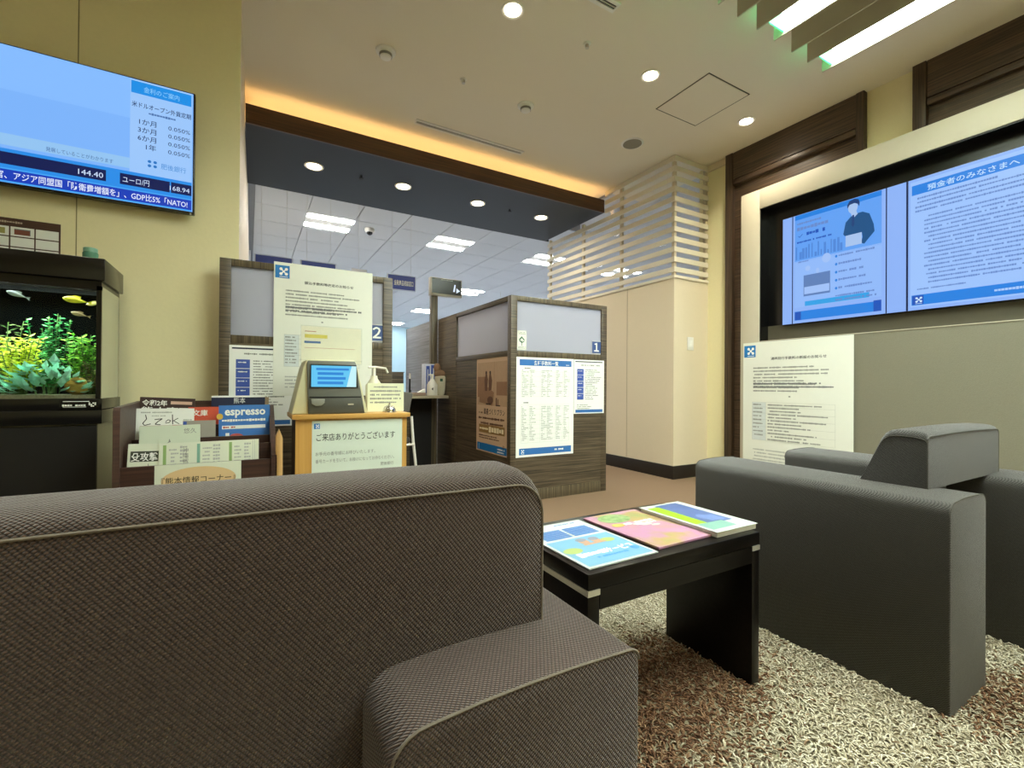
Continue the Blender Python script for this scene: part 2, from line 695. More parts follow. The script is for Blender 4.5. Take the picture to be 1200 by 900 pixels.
# recessed twin tube lights of the hall
HALL_E = EM('hall_tube', COOL, HALL_S)
t0 = None
for n, (lx, ly) in enumerate(LAMPS):
    lab = '%s twin tube light from the left in the %s row of the hall ceiling' % (('first', 'second', 'third', 'fourth', 'fifth')[n // 4], ('nearest', 'second', 'third', 'farthest')[n % 4])
    if t0 is None:
        t0 = thing('ceiling_light', lab, 'ceiling light', (lx + tx / 2, ly + ty / 2, HZ), 'twin tube lights in the hall ceiling')
        part('housing', MB().box(lx + .005, lx + tx - .005, ly + .004, ly + ty - .004, HZ + .004, HZ + .019), WHITE, t0)
        for yy in (.06, .43):
            part('tube', MB().box(lx + .01, lx + tx - .005, ly + yy, ly + yy + .13, HZ - .004, HZ + .004, .003), HALL_E, t0)
    else:
        dup(t0, (lx - LAMPS[0][0], ly - LAMPS[0][1], 0), lab)

# soffit over the counters with a cove light behind its lip
so = thing('soffit', 'dark soffit over the counters with wooden fascia and cove light', 'soffit', (1.6, 4.3, 2.68))
part('soffit_panel', MB().box(-.035, 3.285, 3.785, 4.885, 2.68, 2.70), SOFFIT, so)
part('fascia', MB().box(-.035, 3.285, 3.77, 3.785, 2.68, 2.817), FASCIA, so)
part('edge_panel', MB().box(-.035, 3.33, 4.885, 4.9, 2.68, CZ), SOFFIT, so)
part('cove_strip', MB().box(-.02, 3.27, 3.87, 3.90, 2.775, 2.79).box(-.02, 3.27, 3.885, 3.90, 2.70, 2.775), EM('cove_strip_light', WARMER, COVE_S), so)
for n in range(4):
    x = .47 + .77 * n
    lab = ['leftmost', 'second from left', 'third from left', 'rightmost'][n] + ' round downlight in the dark soffit'
    d = thing('downlight', lab, 'downlight', (x, 4.23, 2.68), 'downlights in the dark soffit')
    part('trim_ring', MB().lathe((x, 4.23, 2.672), [(.058, .006), (.075, 0), (.078, .008), (.058, .0085)]), WHITE, d)
    part('lens', MB().cyl((x, 4.23, 2.677), .058, .006), EM('soffit_lens', (1, .83, .6), 9), d)
    area_lamp('lamp', (x, 4.23, 2.668), .11, SOFFIT_W, WARM, d)
for x, lab in ((.857, 'small dark sprinkler head on the soffit between its two left downlights'), (2.37, 'small dark sprinkler head on the soffit between its two right downlights')):
    s = thing('sprinkler', lab, 'sprinkler', (x, 4.21, 2.68), 'sprinklers on the soffit')
    part('stem', MB().cyl((x, 4.21, 2.668), .007, .026, n=10), BLACKM, s)
    part('deflector', MB().cyl((x, 4.21, 2.655), .02, .004, n=14), BLACKM, s)

# ------------------------------------------------------------------ ceiling fittings of the lounge
pos = [(1.25, 2.2, 'warm round ceiling downlight nearest the top edge above the middle'),
       (2.31, 2.2, 'warm round ceiling downlight beside the access hatch, on its left'),
       (3.35, 2.2, 'warm round ceiling downlight close to the right wall')]
for x, y, lab in pos + [(1.25, 0.0, ''), (2.0, -1.4, ''), (-.6, 1.3, ''), (-1.4, -.4, ''), (0.3, -1.6, '')]:
    d = thing('downlight', lab or 'warm round ceiling downlight behind the sofa', 'downlight', (x, y, CZ), 'downlights in the lounge ceiling')
    part('trim_ring', MB().lathe((x, y, CZ - .008), [(.046, .006), (.06, 0), (.064, .008), (.046, .0085)]), WHITE, d)
    part('lens', MB().cyl((x, y, CZ - .003), .046, .006), EM('lounge_lens', (1, .85, .62), 10), d)
    area_lamp('lamp', (x, y, CZ - .012), .09, DOWN_W, WARM, d, spread=125)
for x, y, lab in ((.725, 2.874, 'round smoke detector on the ceiling nearest the television wall'), (1.767, 2.906, 'round smoke detector on the ceiling above the slot diffuser')):
    d = thing('smoke_detector', lab, 'smoke detector', (x, y, CZ), 'smoke detectors on the ceiling')
    part('base', MB().lathe((x, y, CZ - .012), [(.045, 0), (.06, .004), (.062, .012)]), WHITE, d)
    part('sensor_head', MB().lathe((x, y, CZ - .045), [(.018, 0), (.034, .006), (.04, .033)]), WHITE, d)
    part('vent_ring', MB().lathe((x, y, CZ - .034), [(.0385, 0), (.0395, .014)]), M('grey_plastic', '#77736a'), d)
for x, y, lab in ((1.764, 2.19, 'small ceiling sprinkler head between the two left downlights'), (1.249, 2.87, 'small ceiling sprinkler head between the two smoke detectors')):
    d = thing('sprinkler', lab, 'sprinkler', (x, y, CZ), 'sprinklers on the lounge ceiling')
    part('escutcheon', MB().lathe((x, y, CZ - .006), [(.02, 0), (.024, .006)]), WHITE, d)
    part('deflector', MB().cyl((x, y, CZ - .018), .012, .02, n=12), SILVER, d)
sp = thing('ceiling_speaker', 'round grey flush speaker grille on the ceiling by the slat screen', 'speaker', (2.826, 2.892, CZ))
part('rim', MB().lathe((2.826, 2.892, CZ - .006), [(.085, 0), (.095, .006)]), WHITE, sp)
part('grille', MB().cyl((2.826, 2.892, CZ - .006), .078, .006, n=32), M('grille_mesh', '#8b8672', .6, var=.3, scale=700), sp)
ha = thing('access_hatch', 'square flush access hatch in the ceiling', 'hatch', (2.84, 2.21, CZ))
part('hatch_panel', MB().box(2.63, 3.055, 1.992, 2.436, CZ - .004, CZ), CEIL, ha)
fr = MB()
for a in ((2.622, 3.063, 1.984, 1.990), (2.622, 3.063, 2.438, 2.444), (2.622, 2.628, 1.99, 2.438), (3.057, 3.063, 1.99, 2.438)):
    fr.box(a[0], a[1], a[2], a[3], CZ - .003, CZ)
part('hatch_frame', fr, M('hatch_shadow_gap', '#54503f', .8), ha)
for (x0, x1, y, lab) in ((1.12, 2.10, 3.51, 'long slot air diffuser in the ceiling before the cove light'), (.75, 1.735, 1.90, 'slot air diffuser at the top edge of the ceiling')):
    d = thing('slot_diffuser', lab, 'air vent', ((x0 + x1) / 2, y, CZ), 'slot diffusers')
    part('frame', MB().box(x0, x1, y - .035, y - .014, CZ - .008, CZ).box(x0, x1, y + .014, y + .035, CZ - .008, CZ)
         .box(x0, x0 + .01, y - .014, y + .014, CZ - .008, CZ).box(x1 - .01, x1, y - .014, y + .014, CZ - .008, CZ), WHITE, d)
    part('slot', MB().box(x0 + .01, x1 - .01, y - .014, y + .014, CZ - .002, CZ), BLACKM, d)
    part('blade', MB().box(x0 + .01, x1 - .01, y - .003, y + .003, CZ - .007, CZ - .002), SILVER, d)
# fin light over the lounge
fx = thing('fin_light', 'ceiling light of long hanging fins with glowing strips between', 'ceiling light', (1.7, .4, CZ))
FIN = M('fin_board', '#b9b49a', .6, var=.02)
fins = [.365, .533, .70, .870, 1.04, 1.21, 1.38, 1.55, 1.717, 1.885, 2.05, 2.207, 2.375, 2.534, 2.709, 2.875, 3.04]
for x in fins:
    part('fin', MB().box(x - .004, x + .004, -.7, 1.5, 2.76, CZ), FIN, fx)
FINE = EM('fin_tube_light', (.87, 1.0, .93), FIN_S)
for a, b in ((.87, 1.04), (1.38, 1.55), (1.885, 2.05), (2.375, 2.534), (2.875, 3.04)):
    part('diffuser', MB().box(a + .006, b - .006, -.7, 1.40, 2.81, 2.83), FINE, fx)
    part('end_plate', MB().box(a + .006, b - .006, 1.44, 1.448, 2.77, CZ), frosted('green_end_plate', '#8fe0c0'), fx)

# ------------------------------------------------------------------ slat screen with glazing
ls = thing('slat_screen', 'white horizontal slat screen above the cream partition', 'screen', (3.3, 2.85, 1.805))
SLAT = M('slat_paint', '#ddd3bd', .5, var=.02)
zs = [2.862 - .0905 * i for i in range(12)]
for i, z in enumerate(zs):
    y1 = 3.76 if z > 2.66 else 4.84
    part('slat', MB().prism([(3.283, 2.832), (3.745, 2.832), (3.745, 2.848), (3.299, 2.848), (3.299, y1), (3.283, y1)], 'Z', z - .0125, z + .0325, .001, 1), SLAT, ls)
for (x, y, zt) in ((3.30, 4.80, 2.67), (3.30, 4.14, 2.67), (3.30, 3.52, CZ), (3.30, 2.85, CZ), (3.725, 2.85, CZ)):
    part('post', MB().box(x + .002, x + .03, y, y + .03, 1.805, zt), M('slat_post', '#c9bba0', .5), ls)
part('sill', MB().prism([(3.28, 2.83), (3.75, 2.83), (3.75, 2.86), (3.31, 2.86), (3.31, 4.84), (3.28, 4.84)], 'Z', 1.80, 1.825), SLAT, ls)
struct('window_1', MB().box(3.352, 3.360, 2.90, 4.86, 1.805, 2.66).box(3.36, 3.75, 2.895, 2.903, 1.805, CZ).box(3.352, 3.360, 2.90, 3.75, 2.66, CZ), GLASS)
sw = thing('wall_switch', 'white square wall switch on the cream wall', 'switch', (3.5, 2.838, 1.21))
part('plate', MB().box(3.465, 3.545, 2.832, 2.84, 1.16, 1.28, .002), WHITE, sw)
part('rocker', MB().box(3.485, 3.525, 2.828, 2.833, 1.19, 1.25, .001), M('switch_white', '#f0efe8', .4), sw)

# ------------------------------------------------------------------ right wall: walnut portals and media wall
def portal(y0, y1, lab):
    """full-height walnut portal: two posts, a head panel, a dark recess"""
    p = thing('wood_portal', lab, 'portal', (3.73, (y0 + y1) / 2, 0), 'walnut wall portals')
    a = .068
    zf = 2.449
    part('post', MB().box(3.70, XR, y1 - a, y1, 0 if y1 > 2.45 else zf, CZ, .002), WOOD_YZ, p)
    part('post', MB().box(3.70, XR, y0, y0 + a * .72, zf, CZ, .002), WOOD_YZ, p)
    part('head_panel', MB().box(3.71, XR, y0 + a * .72 + .004, y1 - a - .004, 2.665, CZ), WOOD_Y, p)
    part('head_rail', MB().box(3.705, XR, y0 + a * .72 + .004, y1 - a - .004, 2.615, 2.657, .002), WOOD_Y, p)
    rp = MB().box(3.742, XR, y0 + a * .72, min(y1 - a, 2.42), zf, 2.615)
    if y1 > 2.45:
        rp.box(3.742, XR, 2.42, y1 - a, 0, 2.615)
    part('recess_panel', rp, WOOD_Y, p)
    return p


portal(1.556, 2.627, 'dark walnut wall portal next to the slat screen, partly behind the media panel')
portal(-.1, 1.287, 'dark walnut wall portal at the right edge, above the media panel')

mw = thing('media_wall', 'cream framed media wall with black recess and grey fabric lower panel', 'media wall', (3.68, 1.0, 0))
FR = M('media_frame_cream', '#c2baa4', .55, var=.02)
yl, yr = 2.419, -1.2
part('frame', MB().box(3.62, XR - .002, 2.258, yl, 0, 2.447, .002).box(3.62, XR - .002, yr, 2.258, 2.288, 2.447, .002), FR, mw)
GREYF = M('grey_fabric_panel', '#7c7866', .85, var=.12, scale=220, bump=.3)
part('lower_panel', MB().box(3.632, XR - .002, yr, 2.258, 0, 1.198), GREYF, mw)
part('recess_strip', MB().box(3.735, 3.742, yr, 2.25, 1.203, 1.33), M('recess_strip_grey', '#4f4b3d', .4), mw)
part('ledge', MB().box(3.628, XR - .002, yr, 2.258, 1.198, 1.203), FR, mw)
part('recess', MB().box(3.742, XR - .002, yr, 2.258, 1.203, 2.288).box(3.63, 3.742, 2.25, 2.258, 1.203, 2.288).box(3.63, 3.742, yr, 2.25, 2.28, 2.288), BLACK, mw)

# big monitor in the recess
mon = thing('wall_monitor', 'wide black monitor in the media wall recess showing two notices', 'monitor', (3.7, 1.36, 1.74))
part('case', MB().box(3.693, 3.742, .62, 2.112, 1.318, 2.168, .004), BLACK, mon)
S = lambda n, c, k=1.0: EM('screen_' + n, c, k * SE)
scr = sheet('screen', None, None, (3.690, 2.106, 1.324), FACE_X, 1.48, .838, S('base', '#8cb2f6'), t=.002)


def adopt(o, par):
    """make a sheet a part of a thing, keeping its place"""
    o.parent = par
    o.matrix_parent_inverse = Matrix()
    o.matrix_basis = WM[par].inverted() @ WM[o]
    return o


adopt(scr, mon)
rng = random.Random(4)
SB, SD, SK, SW_, SP = S('blue', '#1f7fe0'), S('deep', '#1652b8'), S('ink', '#6689cc'), S('white', '#a9ccff'), S('pale', '#79aaf4')
for xx, wx in ((.073, .007), (.683, .007), (.793, .011)):
    flat(scr, 'divider', S('line', '#10204a'), [R(xx, 0, wx, .838)], .0008)
# left notice: sky band, man in a suit, small pictures, bullet text, blue footer
flat(scr, 'picture_sky', S('sky', '#5f9ff2'), [R(.094, .47, .566, .33)], .001)
flat(scr, 'title_band', SB, [R(.094, .80, .566, .035)], .001)
flat(scr, 'page', S('page', '#8fb8f8'), [R(.094, .12, .566, .36)], .001)
flat(scr, 'heading_text', SK, lines(.11, .775, .25, 1, .03, .018, rng) + lines(.11, .74, .30, 1, .03, .028, rng), .0016)
text(scr, 'tick_mark', SD, '✓', .118, .655, .05, z=.0016)
flat(scr, 'heading_text', SD, lines(.18, .69, .12, 1, .03, .026, rng) + lines(.11, .63, .26, 1, .03, .014, rng), .0016)
flat(scr, 'skyline', S('tower', '#4d86d8'), [R(.10 + .022 * q + rng.uniform(0, .006), .49, rng.uniform(.008, .02), rng.uniform(.03, .11)) for q in range(15)], .0014)
flat(scr, 'man_suit', S('suit', '#0f4f86'), [[(.43, .60), (.445, .68), (.48, .715), (.50, .725), (.55, .725), (.59, .70), (.615, .62), (.62, .57), (.585, .53), (.56, .50), (.54, .51), (.55, .55), (.545, .585), (.44, .585)]], .0018)
flat(scr, 'man_face', S('skin', '#a6c2ec'), [ell(.49, .775, .03, .043), [(.475, .745), (.51, .745), (.52, .72), (.49, .695)], R(.445, .505, .10, .08)], .0021)
flat(scr, 'man_hair', S('hair', '#173a72'), [[(.456, .775), (.455, .80), (.47, .825), (.50, .832), (.525, .82), (.532, .795), (.528, .77), (.52, .79), (.50, .802), (.47, .798)]], .0024)
flat(scr, 'man_tie', S('tie', '#123a78'), [[(.487, .72), (.498, .72), (.50, .65), (.492, .635), (.482, .65)]], .0024)
flat(scr, 'small_picture', S('pic', '#5d7fb8'), [R(.16, .20, .185, .16)], .0014)
flat(scr, 'small_picture', S('pic2', '#9fc0f6'), [R(.165, .215, .175, .055), ell(.19, .41, .018, .02), ell(.32, .46, .03, .035), ell(.26, .38, .012, .02)], .0018)
flat(scr, 'bullet', SB, [ell(.385, .455 - .058 * q, .008, .010, 10) for q in range(5)], .0016)
flat(scr, 'body_text', SK, lines(.40, .465, .22, 5, .058, .016, rng) + lines(.38, .175, .26, 2, .03, .014, rng) + lines(.12, .475, .15, 1, .03, .012, rng), .0016)
flat(scr, 'info_band', S('cyan', '#2fa0e6'), [R(.17, .125, .42, .035)], .0016)
flat(scr, 'footer_band', SB, [R(.094, .022, .566, .068)], .0014)
flat(scr, 'footer_emblem', SD, [R(.096, .024, .045, .062), R(.615, .022, .045, .075)], .0018)
# right notice: titled letter
flat(scr, 'page', S('page2', '#9cc2fb'), [R(.815, .02, .66, .80)], .001)
flat(scr, 'title_band', SB, [R(.822, .735, .64, .062)], .0014)
text(scr, 'title', S('titlew', '#bfe0ff'), '預金者のみなさまへ', .90, .748, .04, width=.40, z=.0018, bold=.01)
flat(scr, 'body_text', SK, lines(.85, .715, .58, 2, .026, .013, rng) + lines(.84, .66, .60, 2, .026, .013, rng) + lines(.885, .59, .54, 17, .026, .012, rng, (.75, 1), .02) + lines(.85, .135, .3, 1, .02, .01, rng), .0016)
flat(scr, 'footer_band', SB, [R(.822, .03, .64, .065)], .0014)
logo(scr, .826, .034, .057, SD, S('dotw', '#cfe6ff'), .0018)
flat(scr, 'footer_text', SW_, lines(1.2, .07, .22, 1, .02, .016, rng), .0018)


# ------------------------------------------------------------------ notices on paper
def letter_poster(name, label, origin, face, wd, ht, title, seed, table_top=.52, em=True, blocks=None):
    s = sheet(name, label, 'poster', origin, face, wd, ht, PAPER, .0018)
    rg = random.Random(seed)
    logo(s, wd * .012, ht * .882, ht * .095, aspect=1.02) if em else None
    text(s, 'title', INK, title, wd * .54, ht * .855, ht * .024, 'CENTER', width=wd * .50, bold=.012)
    flat(s, 'body_text', INKG, lines(wd * .11, ht * .80, wd * .76, 8, ht * .026, ht * .0125, rg, (.55, 1)), .0008)
    flat(s, 'bold_text', M('dark_grey_ink', '#66686a', .7), lines(wd * .11, ht * .677, wd * .76, 2, ht * .026, ht * .014, rg, (.8, 1)), .001)
    flat(s, 'record_mark', INKG, [R(wd * .46, ht * .565, wd * .018, ht * .010)], .0008)
    y0, y1 = ht * .22, ht * table_top
    flat(s, 'table_column', PALEB, [R(wd * .10, y0, wd * .14, y1 - y0)], .0006)
    ln = [R(wd * .10, y0 + (y1 - y0) * f, wd * .76, .0012) for f in (0, .18, .36, .55, .72, .88, 1)] + [R(wd * q, y0, .0012, y1 - y0) for q in (.10, .24, .86)]
    flat(s, 'table_lines', INKL, ln, .0009)
    flat(s, 'table_text', INKG, lines(wd * .26, y1 - ht * .012, wd * .58, 12, (y1 - y0) / 12.2, ht * .012, rg, (.3, 1), wd * .02)
         + lines(wd * .11, y1 - ht * .012, wd * .11, 9, (y1 - y0) / 10, ht * .011, rg, (.6, 1)), .0011)
    flat(s, 'foot_text', INKL, lines(wd * .11, ht * .15, wd * .72, 4, ht * .026, ht * .012, rg, (.5, 1)), .0008)
    return s


letter_poster('poster', 'tall white notice with blue emblem on the media wall, left of the grey panel', (3.6185, 2.392, .172), FACE_X, .815, 1.022,
              '通帳発行手数料の新設のお知らせ', 11)


def fee_sheet(name, label, origin, face, wd, ht, title, seed, group=None):
    """A3 notice with a blue key column"""
    s = sheet(name, label, 'poster', origin, face, wd, ht, PAPERW, .0015, group)
    rg = random.Random(seed)
    flat(s, 'top_rule', NAVY, [R(wd * .04, ht * .955, wd * .9, ht * .018)], .0006)
    flat(s, 'title', INKG, lines(wd * .22, ht * .91, wd * .62, 1, .02, ht * .022, rg, (.98, 1)), .0008)
    flat(s, 'key_column', BLUE3, [R(wd * .10, ht * (.72 - .115 * q), wd * .21, ht * .108) for q in range(5)], .0006)
    flat(s, 'key_text', PAPERW, sum([lines(wd * .13, ht * (.80 - .115 * q), wd * .13, 1, .02, ht * .016, rg, (.8, 1)) for q in range(5)], []), .0009)
    flat(s, 'body_text', INKG, lines(wd * .36, ht * .82, wd * .54, 17, ht * .034, ht * .016, rg, (.4, 1)) + lines(wd * .1, ht * .17, wd * .5, 3, ht * .034, ht * .015, rg), .0008)
    flat(s, 'footer_band', BLUE2, [R(wd * .05, ht * .02, wd * .9, ht * .055)], .0006)
    return s


# ------------------------------------------------------------------ service booths
def booth(x0, y0, lab, number, numx, side_len, with_side=True):
    b = thing('service_booth', lab, 'booth', (x0 + .44, y0, 0), 'service booths with frosted upper panes')
    x1 = x0 + .875
    t = .04
    part('post', MB().box(x0, x0 + .05, y0, y0 + .05, 0, 1.46, .0015), LAM_X, b)
    part('post', MB().box(x1 - .055, x1, y0, y0 + t, 0, 1.46, .0015), LAM_X, b)
    part('top_rail', MB().box(x0 + .05, x1 - .055, y0, y0 + t, 1.425, 1.46, .0015), LAM_Z, b)
    part('middle_rail', MB().box(x0 + .05, x1 - .055, y0, y0 + t, 1.032, 1.072, .0015), LAM_Z, b)
    part('lower_panel', MB().box(x0 + .05, x1 - .055, y0 + .002, y0 + t - .004, .082, 1.032), LAM_X, b)
    part('kick_rail', MB().box(x0 + .05, x1 - .055, y0, y0 + t, 0, .08, .0015), LAM_Z, b)
    part('frosted_pane', MB().box(x0 + .05, x1 - .055, y0 + .012, y0 + .018, 1.072, 1.425), FROST, b)
    if with_side:
        ya, yb = y0 + .05, y0 + .98
        part('side_top_rail', MB().box(x0, x0 + t, ya, yb, 1.425, 1.46, .0015), LAM_Y, b)
        part('side_middle_rail', MB().box(x0, x0 + t, ya, yb, 1.032, 1.072, .0015), LAM_Y, b)
        part('side_lower_panel', MB().box(x0 + .004, x0 + t, ya, yb, 0, 1.032), LAM_Y, b)
        part('side_pane', MB().box(x0 + .016, x0 + .022, ya, yb, 1.072, 1.425), FROST, b)
        part('side_panel', MB().box(x0, x0 + t, yb, y0 + side_len, 0, 1.46, .0015), LAM_Y, b)
    # number plate on the pane
    pl = sheet('number_plate', None, None, (numx, y0 + .008, 1.078), FACE_Y, .096, .10, M('plate_blue', '#3d5488', .45), .003)
    adopt(pl, b)
    WM[pl] = basis((numx, y0 + .008, 1.078), *FACE_Y)
    flat(pl, 'plate_border', WHITE, [R(0, 0, .096, .004), R(0, .096, .096, .004), R(0, 0, .004, .1), R(.092, 0, .004, .1)], .0006)
    text(pl, 'numeral', PAPERW, {'1': '１', '2': '２'}[number], .048, .02, .085, 'CENTER', z=.001, bold=.02)
    return b


B1 = booth(1.59, 2.79, 'service booth with frosted panes and number 1 plate', '1', 2.318, 1.42)
B2 = booth(-.13, 2.74, 'service booth with frosted pane and number 2 plate', '2', .607, .5, False)
part('side_panel', MB().box(-.03, .01, 2.885, 4.0, 0, 1.40).box(.70, .745, 2.781, 3.0, 0, 1.46), LAM_Y, B2)

# notices on booth 1
p = sheet('poster', 'large fee list poster with blue header on the booth numbered 1', 'poster', (1.634, 2.7875, .316), FACE_Y, .503, .712, PAPERW, .0015)
rng = random.Random(21)
flat(p, 'header_band', BLUE2, [R(.026, .652, .455, .044)], .0006)
text(p, 'title', PAPERW, '各種手数料一覧', .145, .659, .034, width=.215, z=.001, bold=.012)
flat(p, 'header_note', PAPERW, lines(.43, .667, .045, 1, .01, .007, rng), .001)
flat(p, 'footer_band', BLUE2, [R(.026, .016, .455, .046)], .0006)
logo(p, .03, .018, .042, fg=PAPERW, z=.001)
flat(p, 'footer_text', PAPERW, lines(.33, .048, .12, 1, .02, .014, rng), .001)
flat(p, 'subheading', M('dark_grey_ink', '#66686a', .7), lines(.06, .638, .07, 1, .02, .009, rng) + lines(.06, .392, .06, 1, .02, .009, rng), .0008)
g = []
for yy in [.61, .575, .54, .50, .47, .43, .372, .34, .30, .26, .23, .20, .16, .13, .10]:
    g.append(R(.04, yy, .42, .0011))
for xx in (.04, .10, .2, .24, .33, .40, .459):
    g += [R(xx, .43, .0011, .18), R(xx, .10, .0011, .272)]
flat(p, 'table_lines', M('faint_rule', '#c3cabf', .7), g, .0006)
flat(p, 'table_text', INKL, sum([lines(x, .622, .055, 16, .0125, .007, rng, (.1, 1)) + lines(x, .362, .055, 20, .0125, .007, rng, (.1, 1)) for x in (.045, .11, .21, .26, .34, .41)], []), .0008)
fee_sheet('poster', 'small white notice with blue key column right of the fee list poster', (2.139, 2.786, .614), FACE_Y, .296, .412, '', 31, 'key column notices')
fee_sheet('poster', 'small white notice with blue key column left of the large emblem notice', (-.085, 2.7375, .60), FACE_Y, .297, .42, '', 32, 'key column notices')
letter_poster('poster', 'tall white notice with blue emblem rising above the booth numbered 2', (.113, 2.735, .76), FACE_Y, .512, .712, '振込手数料等改定のお知らせ', 12, .46)

# brown plan poster on the side of booth 1
p = sheet('poster', 'brown sepia picture poster on the side of the booth numbered 1', 'poster', (1.5925, 3.345, .312), FACE_X, .52, .726, M('sepia_paper', '#d3b496', .65, var=.03), .0015)
SEP = [M('sepia_' + n, c, .7, var=.1, scale=25) for n, c in (('light', '#c0a081'), ('mid', '#9a7457'), ('dark', '#6b4a36'), ('deep', '#3d2a20'))]
flat(p, 'picture', SEP[0], [R(.02, .36, .48, .33)], .0006)
flat(p, 'picture_furniture', SEP[1], [R(.02, .42, .16, .16), R(.34, .44, .16, .10), [(.05, .38), (.28, .36), (.30, .46), (.20, .50), (.06, .48)], R(.30, .36, .004, .33)], .0008)
flat(p, 'picture_figures', SEP[2], [[(.15, .47), (.19, .47), (.20, .56), (.185, .60), (.16, .60), (.14, .55)], [(.215, .47), (.26, .48), (.27, .55), (.25, .60), (.225, .60), (.21, .55)], ell(.24, .40, .05, .03), R(.33, .36, .02, .06), R(.36, .36, .012, .05)], .001)
flat(p, 'picture_accents', SEP[3], [ell(.172, .61, .014, .014, 12), ell(.238, .61, .014, .014, 12), R(.17, .365, .08, .012), R(.33, .36, .07, .008)], .0012)
text(p, 'title', INK, '資産づくりプラン', .13, .295, .05, width=.34, z=.0008, bold=.004)
rng = random.Random(5)
flat(p, 'body_text', SEP[2], lines(.03, .31, .08, 1, .02, .018, rng, (1, 1)) + lines(.04, .27, .42, 1, .02, .018, rng, (.95, 1)) + lines(.08, .23, .36, 1, .02, .018, rng, (.95, 1)) + lines(.05, .13, .34, 2, .018, .009, rng) + lines(.44, .08, .02, 2, .012, .01, rng, (1, 1)), .0008)
flat(p, 'rate_band', M('ochre_print', '#9c7a45', .6), [R(.05, .148, .42, .062)], .0008)
flat(p, 'rate_text', M('cream_print', '#f1e3bf', .6), lines(.06, .188, .15, 1, .02, .018, rng, (1, 1)) + lines(.22, .20, .22, 1, .02, .045, rng, (1, 1)), .001)
flat(p, 'footer_band', BLUE, [R(.02, .01, .48, .056)], .0008)
flat(p, 'footer_text', PAPERW, lines(.36, .05, .11, 2, .02, .012, rng, (.8, 1)) + [R(.05, .015, .004, .04)], .001)

# paper with clover-like mark on the pane of booth 1
p = sheet('sticker', 'small paper with dark green leaf mark on the frosted pane above the fee list', 'sticker', (1.646, 2.7985, 1.078), FACE_Y, .075, .138, PAPER, .001)
GRN = M('mark_green', '#2c5a41', .6)
flat(p, 'leaf_mark', GRN, [[(.037, .098), (.062, .072), (.055, .066), (.037, .084), (.02, .067), (.012, .073)], [(.014, .064), (.037, .048), (.042, .054), (.022, .07)], R(.036, .03, .005, .04), [(.041, .05), (.06, .06), (.055, .066), (.041, .057)]], .0006)
rng = random.Random(8)
flat(p, 'small_text', INKG, lines(.008, .128, .058, 2, .01, .006, rng, (.9, 1)) + lines(.008, .024, .058, 2, .009, .005, rng, (.8, 1)), .0006)

# grey partition beyond booth 1 and post with number display
pa = thing('grey_partition', 'plain grey laminate partition behind the number display post', 'partition', (1.6, 4.8, 0))
part('panel', MB().box(1.60, 1.635, 4.32, 5.27, 0, 1.475, .003), LAM_L, pa)
part('edge_strip', MB().box(1.597, 1.638, 5.27, 5.275, 0, 1.475), LAM_Z, pa)
dp = thing('number_display', 'black number display on a dark wooden post with arrow', 'display', (1.56, 4.23, 0))
part('post', MB().box(1.525, 1.588, 4.225, 4.285, 0, 1.70, .003), LAM_Z, dp)
part('case', MB().box(1.50, 1.825, 4.19, 4.25, 1.685, 1.862, .006), M('pewter_case', '#a8a294', .4, metal=.3), dp)
ds = sheet('display_face', None, None, (1.515, 4.186, 1.708), FACE_Y, .30, .145, M('smoked_face', '#2b2c2a', .2), .003)
adopt(ds, dp)
WM[ds] = basis((1.515, 4.186, 1.708), *FACE_Y)
rng = random.Random(3)
flat(ds, 'caption', INKL, lines(.09, .138, .12, 1, .01, .008, rng, (1, 1)), .0006)
flat(ds, 'digit_segment', EM('digit_glow', '#d9e4ff', 1.2 * SE), [[(.215, .03), (.232, .03), (.242, .10), (.228, .10)]], .0008)
flat(ds, 'arrow', EM('digit_glow', '#d9e4ff'), [[(.25, .018), (.288, .042), (.25, .068)]], .0008)

# blue hanging signs over the back counters
def hang_sign(x0, x1, z0, z1, y, label, words, seed):
    s = thing('hanging_sign', label, 'sign', ((x0 + x1) / 2, y, z0), 'signs over the back counters')
    part('board', MB().box(x0, x1, y, y + .012, z0, z1), SIGNB, s)
    part('acrylic_edge', MB().box(x0 - .012, x1 + .012, y + .012, y + .018, z0 - .012, z1 + .012), M('acrylic_edge', '#cfd6e6', .15), s)
    part('hanger', MB().cyl(((x0 * .85 + x1 * .15), y + .015, (z1 + HZ) / 2), .0012, HZ - z1 - .005, n=6).cyl(((x0 * .15 + x1 * .85), y + .015, (z1 + HZ) / 2), .0012, HZ - z1 - .005, n=6), SILVER, s)
    if not words:
        return s
    f = sheet('lettering', None, None, (x0, y - .0012, z0), FACE_Y, x1 - x0, .001, SIGNB, .0003)
    adopt(f, s)
    WM[f] = basis((x0, y - .0012, z0), *FACE_Y)
    text(f, 'characters', PAPERW, words, (x1 - x0) * .12 + .03, (z1 - z0) * .30, (z1 - z0) * .42, width=(x1 - x0) * .72, z=.0006, bold=.01)
    return s


